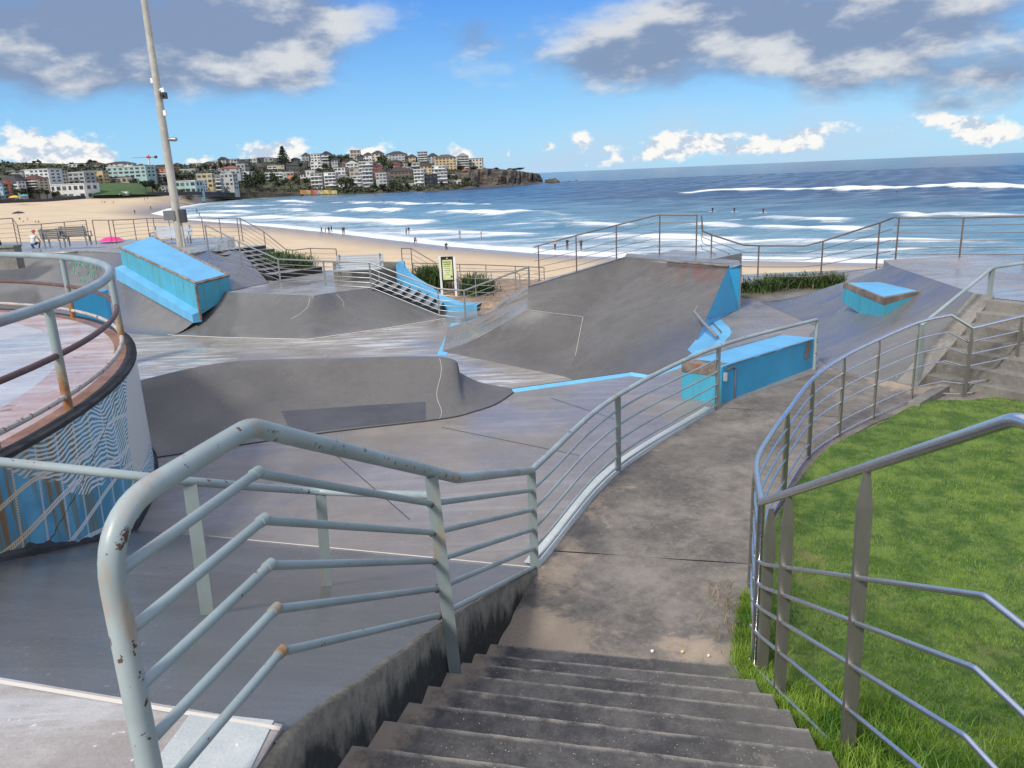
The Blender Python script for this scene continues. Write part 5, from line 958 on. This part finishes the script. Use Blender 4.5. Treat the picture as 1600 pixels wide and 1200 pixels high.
for h_ in sorted(HS, key=lambda q: float(q[1]) + float(q[2])):
    row, u0, u1, vt, vb, c, rf, rc, st_ = h_; u0, u1, vt, vb = map(float, (u0, u1, vt, vb)); bal = st_.endswith('b'); ns = int(st_.rstrip('b')); uc = (u0 + u1) / 2
    Yh = rowY(uc, row) + (3 if row == 'front' else 0); k = (zone(uc), row); cnt[k] = cnt.get(k, 0) + 1
    a, b = aty(u0, vb, Yh), aty(u1, vb, Yh); tz = aty(uc, vt, Yh).z; bz = aty(uc, vb, Yh).z; w_ = b.x - a.x; hh = tz - bz
    rfw = {'f': 'flat-roofed', 'h': 'hip-roofed', 'g': 'gabled'}[rf]
    kind = 'apartment block' if ns >= 4 or w_ > 22 else 'house'
    lab = '%s %s-storey %s %s, %s from the left in the %s %s row' % (HC[c][0], NUMW[ns], rfw, kind, ORD[cnt[k] - 1], zone(uc), RN[row])
    rz = random.uniform(-.18, .18); loc = Vector(((a.x + b.x) / 2, Yh, bz)); th = thing(kind.replace(' ', '_'), lab, 'building', tuple(loc), 'buildings across the bay', rz)
    dp = min(14, max(8, w_ * .8)); rh = 0 if rf == 'f' else min(.30 * hh, 3.2); wh = hh - (rh if rf != 'f' else .5)
    def part(nm, mbx, mt_):
        o = mbx.build(nm, mt_); o.parent = th; return o
    m = MB(); m.box((0, dp / 2, wh / 2 - 3), (w_, dp, wh + 6)); part('wall', m, 'wall_' + c)
    m = MB()
    if rf == 'f': m.box((0, dp / 2, wh + .25), (w_ + .5, dp + .5, .5))
    elif rf == 'h':
        e = .5; rg = max(0, w_ / 2 - dp / 2) * .9 + .3; x_ = w_ / 2 + e; m.add([(-x_, -e, wh), (x_, -e, wh), (x_, dp + e, wh), (-x_, dp + e, wh), (-rg, dp / 2, wh + rh), (rg, dp / 2, wh + rh)], [(3, 2, 1, 0), (0, 1, 5, 4), (1, 2, 5), (2, 3, 4, 5), (3, 0, 4)])
    else:
        e = .5; x_ = w_ / 2 + e; m.add([(-x_, -e, wh), (x_, -e, wh), (x_, dp + e, wh), (-x_, dp + e, wh), (0, -e, wh + rh), (0, dp + e, wh + rh)], [(3, 2, 1, 0), (0, 1, 4), (2, 3, 5), (0, 4, 5, 3), (1, 2, 5, 4)])
    part('roof', m, 'roof_' + rc)
    sh_ = wh / ns; nc = max(2, min(7, int(round(w_ / 3.6)))); cw = w_ / nc
    for f in range(ns):
        z = sh_ * (f + .55)
        for j in range(nc):
            if random.random() < .10: continue
            ww = cw * random.choice((.42, .5, .62, .72)) if not bal else cw * .8; put('window', wmesh if random.random() < .7 else wmesh2, th, (-w_ / 2 + cw * (j + .5), -.04, z), (ww, .3, sh_ * (.48 if not bal else .56)))
        if bal: put('balcony', bmesh_, th, (0, -.8, sh_ * f + .18 + sh_ * .16), (w_ * .94, 1.6, sh_ * .22))
        for j in range(2):
            s_ = 1 if a.x < 0 else -1; put('window', wmesh, th, (s_ * (w_ / 2 + .02), dp * (.3 + .4 * j), z), (.3, dp * .2, sh_ * .45))
    if c == 'B' and w_ > 20 and u0 > 600: m = MB(); m.box((-w_ * .13, -.5, wh * .33), (w_ * .44, .4, wh * .46)); part('yellow_hoarding', m, 'yellow')
    if c == 'M' and u0 > 270: m = MB(); m.box((-w_ * .35, -1.2, wh * .34), (w_ * .24, 2.4, .9)); part('yellow_awning', m, 'yellow')
# ================================================================== trees on the far shore
def leafball(name, n, rx, ry, rz_, sz, mt, lobes=7):
    C_ = [(random.uniform(-.6, .6) * rx, random.uniform(-.6, .6) * ry, random.uniform(-.35, .6) * rz_, random.uniform(.35, .62)) for _ in range(lobes)]; m = MB()
    for _ in range(n):
        c = random.choice(C_); d = Vector((random.gauss(0, 1), random.gauss(0, 1), random.gauss(0, 1))).normalized() * random.random() ** .4; p = Vector((c[0] + d.x * rx * c[3], c[1] + d.y * ry * c[3], c[2] + d.z * rz_ * c[3]))
        q = Vector((random.gauss(0, 1), random.gauss(0, 1), random.gauss(0, 1))).normalized(); s_ = q.orthogonal().normalized() * sz * random.uniform(.6, 1.3); t = q.cross(s_).normalized() * sz * random.uniform(.6, 1.3); m.add([p - s_, p + t, p + s_, p - t * .8], [(0, 1, 2, 3)])
    o = m.build(name, mt); me_ = o.data; bpy.data.objects.remove(o); return me_
CR_ = [leafball('crown', 420, 1, 1, 1, .15, 'far_leaf') for _ in range(4)] + [leafball('crown', 420, 1, 1, 1, .15, 'far_leaf2') for _ in range(2)]
trm = MB(); trm.tube([(0, 0, -1), (0, 0, .5), (.05, 0, 1)], [.12, .08, .04], 6); to = trm.build('trunk', 'bark'); TRM = to.data; bpy.data.objects.remove(to)
TREES = '''28 305 11 9;38 304 12 9;50 304 12 9;62 304 12 9;74 306 10 8;85 308 8 7;238 296 12 13;246 298 10 10;228 296 12 12;216 290 10 10;208 290 9 9;262 286 9 10;270 288 10 10;276 282 9 10;285 283 10 9;292 280 10 8;300 278 8 7;355 266 9 10;345 264 10 11;335 267 10 8;323 266 10 9;312 268 9 8;390 294 13 22;400 296 14 24;410 295 13 20;386 296 9 12;404 282 12 16;428 284 10 13;424 289 9 9;395 272 10 12;520 258 10 14;530 256 11 13;542 256 10 14;508 264 8 8;465 290 8 10;460 283 9 8;445 290 9 10;435 292 9 8;478 289 9 9;533 292 12 14;543 293 13 14;551 292 8 12;520 275 7 8;600 262 13 18;593 256 8 10;612 264 8 8;585 296 9 8;598 298 12 9;612 298 12 9;625 298 12 9;636 294 9 8;575 275 7 8;700 282 8 9;712 284 8 9;720 270 9 10;728 276 9 9;741 268 8 8;752 272 9 6;690 290 7 6;668 262 8 8;640 262 7 8;40 258 5 4;54 257 7 5;62 256 5 6;118 268 8 6;128 264 7 7;112 258 6 4;143 256 12 6;160 266 9 7;175 270 9 6;26 268 8 5;100 264 8 4;10 273 9 4;470 262 7 8;500 270 6 7;493 284 7 6;560 284 6 8;650 276 6 8;805 267 13 4;812 266.5 13 4;795 266 7 3;776 265 7 3;760 268 10 5;745 280 14 9;765 279 13 7;730 286 11 8'''
tc_ = {}
for s_ in sorted(TREES.replace('\n', ';').split(';'), key=lambda q: float(q.split()[0])):
    u, vb, w_, hh = map(float, s_.split()); rws = sorted(('front', 'mid', 'upper', 'ridge'), key=lambda r_: abs(itp(u, prof[r_][0]) - vb)); Yh = rowY(u, rws[0]) - 6 if u < 742 else atz(u, 292, SEA).y + 30
    if vb < 262 and u < 130: Yh = 985
    b = aty(u, vb, Yh); sx = w_ * Yh / 1200 * .62; sz = hh * Yh / 1200 * .58; zn = ('beach-town' if u < 270 else 'headland' if u < 742 else 'rocky point'); tc_[zn] = tc_.get(zn, 0) + 1
    nth = tc_[zn]; nw = ORD[nth - 1]
    th = thing('far_tree', 'dark bushy tree among the %s buildings, %s from the left' % (zn, nw) if zn != 'rocky point' else 'low dark scrub clump on the rocky point, %s from the left' % nw, 'tree', tuple(b), 'trees across the bay', random.uniform(0, 6)); put('crown', random.choice(CR_), th, (0, 0, sz * .85), (sx, sx, sz)); put('trunk', TRM, th, (0, 0, 0), (sz * .8, sz * .8, sz * .9))
# Norfolk pine
b = aty(443.5, 258, rowY(443, 'ridge') - 10); hh = 27 * b.y / 1200; pn = thing('norfolk_pine', 'tall tiered pine standing above the headland roofs', 'tree', tuple(b)); MB().tube([b - Vector((0, 0, 3)), b + Vector((0, 0, hh))], [.5, .1], 6).build('trunk', 'bark', pn); m = MB()
for k in range(11):
    z = hh * (.12 + .082 * k); r_ = 8.2 * (1 - k / 11.5) * (b.y / 860)
    for j in range(9):
        a = j * .7 + k * 1.1; d = Vector((math.cos(a), math.sin(a), 0))
        for q in range(26): p = b + d * r_ * random.uniform(.15, 1) + Vector((random.gauss(0, .35), random.gauss(0, .35), z + random.gauss(0, .25) + .5)); s_ = Vector((random.gauss(0, 1), random.gauss(0, 1), random.gauss(0, 1))).normalized() * .5; t = s_.orthogonal() * .9; m.add([p - s_, p + t, p + s_, p - t], [(0, 1, 2, 3)])
m.build('crown', 'pine', pn)
# scrub on the slopes between the houses
m = MB()
for _ in range(3000):
    u = random.uniform(-60, 742); t = random.random() * 3.98 + .02; k = int(t); rws = ['shore', 'front', 'mid', 'upper', 'ridge']; o0, o1 = [0, 14, 55, 105, 160][k:k + 2]; f = t - k; 
    if k == 0 and (u < 420 or f < .3): continue
    if k == 1 and 110 < u < 250: continue
    p = lerp(aty(u, itp(u, prof[rws[k]][0]), itp(u, YS) + o0), aty(u, itp(u, prof[rws[k + 1]][0]), itp(u, YS) + o1), f)
    for j in range(9): q = p + Vector((random.gauss(0, 1.5), random.gauss(0, 1.5), abs(random.gauss(0, .9)))); s_ = Vector((random.gauss(0, 1), random.gauss(0, 1), random.gauss(0, 1))).normalized() * .8; tt = s_.orthogonal() * .9; m.add([q - s_, q + tt, q + s_, q - tt], [(0, 1, 2, 3)])
tag(m.build('hillside_scrub', 'far_leaf2'), 'dark scrub filling the gaps between the headland houses', 'scrub', kind='stuff')
# crane, kiosk, parasols
cb = aty(235.5, 268, 700); cr = thing('tower_crane', 'distant white and red tower crane above the town roofs', 'crane', tuple(cb)); ct = aty(233.5, 245.5, 700); MB().tube([cb, Vector((cb.x, cb.y, ct.z))], .9, 4).build('mast', 'white', cr); MB().tube([aty(206, 246.5, 700), aty(231, 245.5, 700)], .3, 4).build('jib', 'pole', cr); MB().tube([aty(231, 245.5, 700), aty(244, 245.2, 700)], .5, 4).build('counter_jib', 'pole', cr); p = aty(243.5, 245.3, 700); MB().box(tuple(p), (1.8, 2, 2.2)).build('counterweight', 'dark', cr); p = aty(232, 245.5, 700); MB().box(tuple(p), (3, 2, 1.6)).build('cab', 'red', cr); MB().tube([p, p + Vector((.4, 0, 2.2))], .3, 4).build('tower_peak', 'red', cr)
p = aty(197, 305.5, 520); kk = thing('beach_kiosk', 'small white kiosk on the far promenade below the green slope', 'kiosk', tuple(p)); MB().box((p.x, p.y, p.z + 1.2), (3.4, 3, 2.4)).build('wall', 'white', kk); MB().box((p.x, p.y, p.z + 2.5), (4, 3.6, .25)).build('roof', 'roof_w', kk)
def parasol(p, r_, hgt, mt, label, th_=None):
    th_ = thing('beach_umbrella', label, 'umbrella', tuple(p)); m = MB(); n = 10; vs = [p + Vector((0, 0, hgt))] + [p + Vector((r_ * .6 * math.cos(2 * math.pi * k / n), r_ * .6 * math.sin(2 * math.pi * k / n), hgt - r_ * .14)) for k in range(n)] + [p + Vector((r_ * math.cos(2 * math.pi * k / n), r_ * math.sin(2 * math.pi * k / n), hgt - r_ * .38)) for k in range(n)]
    m.add(vs, [(0, 1 + k, 1 + (k + 1) % n) for k in range(n)] + [(1 + k, 1 + n + k, 1 + n + (k + 1) % n, 1 + (k + 1) % n) for k in range(n)]); m.build('canopy', mt, th_); MB().tube([p, p + Vector((0, 0, hgt))], .04, 6).build('pole', 'white', th_); return th_
parasol(aty(39, 312.5, 425), 2.3, 3.0, 'teal', 'teal canopy umbrella at the far left end of the beach wall'); parasol(aty(24, 313, 425), 3.0, 2.6, 'yellow', 'yellow canopy umbrella beside the teal one at the far left')
parasol(aty(176, 388, 40.5), .62, .62, 'hotpink', 'bright pink beach umbrella just behind the left fence'); parasol(aty(30, 340, 250), 1.9, 2.0, 'navy', 'dark beach shelter canopy on the sand at the left')
# ================================================================== people
def figure(pose):
    J = {'stand': [(0, 0, .95), (0, 0, 1.15), (0, 0, 1.40), (0, 0, 1.50), (0, -.01, 1.60), (0, 0, 1.72), (-.20, 0, 1.40), (-.25, .02, 1.12), (-.24, -.04, .86), (.20, 0, 1.40), (.25, .02, 1.12), (.24, -.04, .86), (-.10, 0, .90), (-.11, 0, .50), (-.12, .02, .08), (-.13, -.14, .03), (.10, 0, .90), (.11, 0, .50), (.12, .02, .08), (.13, -.14, .03)],
         'walk': [(0, 0, .94), (0, 0, 1.15), (0, -.02, 1.40), (0, -.03, 1.50), (0, -.05, 1.60), (0, -.05, 1.72), (-.20, 0, 1.40), (-.24, .12, 1.13), (-.22, .18, .90), (.20, 0, 1.40), (.24, -.10, 1.13), (.22, -.25, .96), (-.10, 0, .90), (-.11, -.16, .52), (-.11, -.22, .08), (-.11, -.38, .04), (.10, 0, .90), (.11, .06, .50), (.11, .34, .14), (.11, .26, .03)],
         'crouch': [(0, 0, .42), (0, -.06, .62), (0, -.16, .86), (0, -.19, .95), (0, -.22, 1.03), (0, -.24, 1.15), (-.20, -.14, .86), (-.25, -.28, .62), (-.18, -.46, .48), (.20, -.14, .86), (.25, -.28, .62), (.18, -.46, .48), (-.11, 0, .38), (-.16, -.40, .48), (-.15, -.26, .08), (-.15, -.42, .03), (.11, 0, .38), (.14, -.20, .10), (.13, .20, .06), (.13, .32, .05)]}[pose]
    ED = [(0, 1), (1, 2), (2, 3), (3, 4), (4, 5), (2, 6), (6, 7), (7, 8), (2, 9), (9, 10), (10, 11), (0, 12), (12, 13), (13, 14), (14, 15), (0, 16), (16, 17), (17, 18), (18, 19)]
    RD = [.14, .13, .15, .06, .095, .07, .07, .05, .035, .07, .05, .035, .095, .065, .045, .035, .095, .065, .045, .035]
    me_ = bpy.data.meshes.new('fig'); me_.from_pydata(J, ED, []); o = bpy.data.objects.new('fig', me_); COL.objects.link(o); sk = o.modifiers.new('s', 'SKIN'); sb_ = o.modifiers.new('d', 'SUBSURF'); sb_.levels = 1; sb_.render_levels = 1
    for i, v in enumerate(me_.skin_vertices[0].data): v.radius = (RD[i], RD[i] * .85); v.use_root = (i == 0)
    ev = o.evaluated_get(bpy.context.evaluated_depsgraph_get()); out = bpy.data.meshes.new_from_object(ev); bpy.data.objects.remove(o); return out
FIG = {k: figure(k) for k in ('stand', 'walk', 'crouch')}
def dressed(pose, top_, legs_, zk=1.0):
    me_ = FIG[pose].copy(); me_.materials.clear()
    for q in ('skin', top_, legs_, 'hair'): me_.materials.append(MATS[q])
    lim = (.93, 1.47, .55, 1.64) if pose != 'crouch' else (.45, .93, .12, 1.07)
    for f in me_.polygons:
        z = f.center.z; x = abs(f.center.x); f.use_smooth = True
        f.material_index = 3 if z > lim[3] else 0 if z > lim[1] or (x > .2 and z < lim[0] + .25) else 1 if z > lim[0] else 2 if z > lim[2] else (2 if legs_ == 'navy' else 0)
    return me_
PPL = '''503 365.5 walk navy navy|dark-clad person at the water, leftmost of the four walking together
509 365.5 stand pale_cloth tan_cloth|pale-clad person second from left in the group of four at the water
514.5 366 stand navy navy|dark-clad person third from left in the group of four at the water
518.5 364 walk navy navy|dark-clad person rightmost of the group of four at the water
535.5 366.5 stand navy navy|left of the close pair in dark clothes right of the group of four
538 366.5 stand navy navy|right of the close pair in dark clothes right of the group of four
635 367 stand tan_cloth navy|left one of two people wading above the bench and sign
639 367 stand navy tan_cloth|right one of two people wading above the bench and sign
648 380 crouch navy navy|small dark crouching figure on the wet sand left of the kneeling person
697 390 crouch navy navy|dark-clad person kneeling on the sand just above the sign
718.5 374 stand tan_cloth pale_cloth|person with pale legs at the water above the sign
752 374 stand pale_cloth pale_cloth|pale-clad person wading alone right of the sign
867.5 391 stand tan_cloth navy|person on the sand left of the big ramp fence, leftmost of three
886.5 391 stand navy navy|middle of three people seen through the big ramp fence
908 392 walk navy navy|rightmost of three people seen through the big ramp fence
211 335 stand navy navy|dark figure at the water's edge left of the light pole
236 328 stand navy navy|dark figure wading far off left of the light pole
308 333 stand navy navy|dark figure in the shallows right of the light pole
312 340 walk navy navy|dark figure wading nearer, just right of the light pole
160 318 stand tan_cloth navy|far bather on the sand, leftmost of the group below the green slope
164 319 stand red navy|far bather in red on the sand below the green slope
178 319 stand tan_cloth tan_cloth|far walker on the sand between the green slope and pole
187 307.5 stand pale_cloth navy|tiny far person beside the white beach kiosk
226 314 stand tan_cloth tan_cloth|tiny far walker on the sand left of the pole
231 311.5 stand navy navy|tiny far dark walker near the sea wall left of the pole
283 312 stand tan_cloth navy|tiny far walker on the sand right of the pole
315 312 stand navy navy|tiny far walker near the beach corner
32 348 stand navy navy|dark figure standing by the beach shelter at the left
44 348 stand tan_cloth navy|figure standing right of the beach shelter at the left
57 350 crouch red navy|left of two people sitting on the sand right of the shelter
60 350 crouch blue_cloth navy|right of two people sitting on the sand near the shelter
38 350 crouch navy navy|dark crouched figure under the left fence rail on the sand'''
for ln in PPL.split('\n'):
    a, lab = ln.split('|'); u, v, pose, t_, l_ = a.split(); u, v = float(u), float(v)
    g = atz(u, v, -7.85) if u > 330 else (atz(u, v, -6.5) if v > 325 else aty(u, v, 470)); me_ = dressed(pose, t_, l_); me_.name = 'person'; o = bpy.data.objects.new('person', me_); COL.objects.link(o); o.location = g; o.rotation_euler = (0, 0, random.uniform(0, 6)); k = 1.05 if u > 330 else 1.15; o.scale = (k, k, k); tag(o, lab, 'person', 'people on the beach')
p = aty(3, 392, 33.4); me_ = dressed('crouch', 'blue_cloth', 'navy'); o = bpy.data.objects.new('person', me_); COL.objects.link(o); o.location = (p.x - .1, p.y, p.z + .05); o.scale = (.9, .9, .75); tag(o, 'person in dark blue sitting at the left edge by the wall', 'person')
p = aty(53.5, 391, 38.5); me_ = dressed('crouch', 'pale_cloth', 'blue_cloth'); o = bpy.data.objects.new('person', me_); COL.objects.link(o); o.location = p; o.scale = (.8,) * 3; o.rotation_euler = (0, 0, 3); tag(o, 'person in pale top and cap sitting beside the left benches', 'person'); q = MB(); q.tube([(0, -.24, 1.12), (0, -.24, 1.22)], [.13, .08], 10); c = q.build('cap', 'red'); c.parent = o
for i, (u, v) in enumerate(((1113, 330.5), (1147, 331), (1192, 332), (718, 315.5), (1400, 303), (600, 316), (660, 311))):
    g = atz(u, v, SEA + .1); th = thing('surfer', 'surfer sitting on a board out at sea, %s' % ('leftmost of the three right of centre', 'middle of the three right of centre', 'rightmost of the three right of centre', 'alone beyond the breakers above the sign', 'alone just under the long right-hand breaker', 'alone far out below the white headland houses', 'alone far out below the navy headland house')[i], 'surfer', tuple(g)); me_ = dressed('crouch', 'navy', 'navy'); b_ = bpy.data.objects.new('body', me_); COL.objects.link(b_); b_.parent = th; b_.location = (0, 0, -.2); b_.scale = (1.2,) * 3
    q = MB(); q.tube([(-1.0, 0, 0), (-.5, 0, 0), (.5, 0, 0), (1.1, 0, .1)], [.05, .25, .25, .04], 8); q.v = [(x, y, z * .25 + .02) for x, y, z in q.v]; c = q.build('surfboard', 'white'); c.parent = th
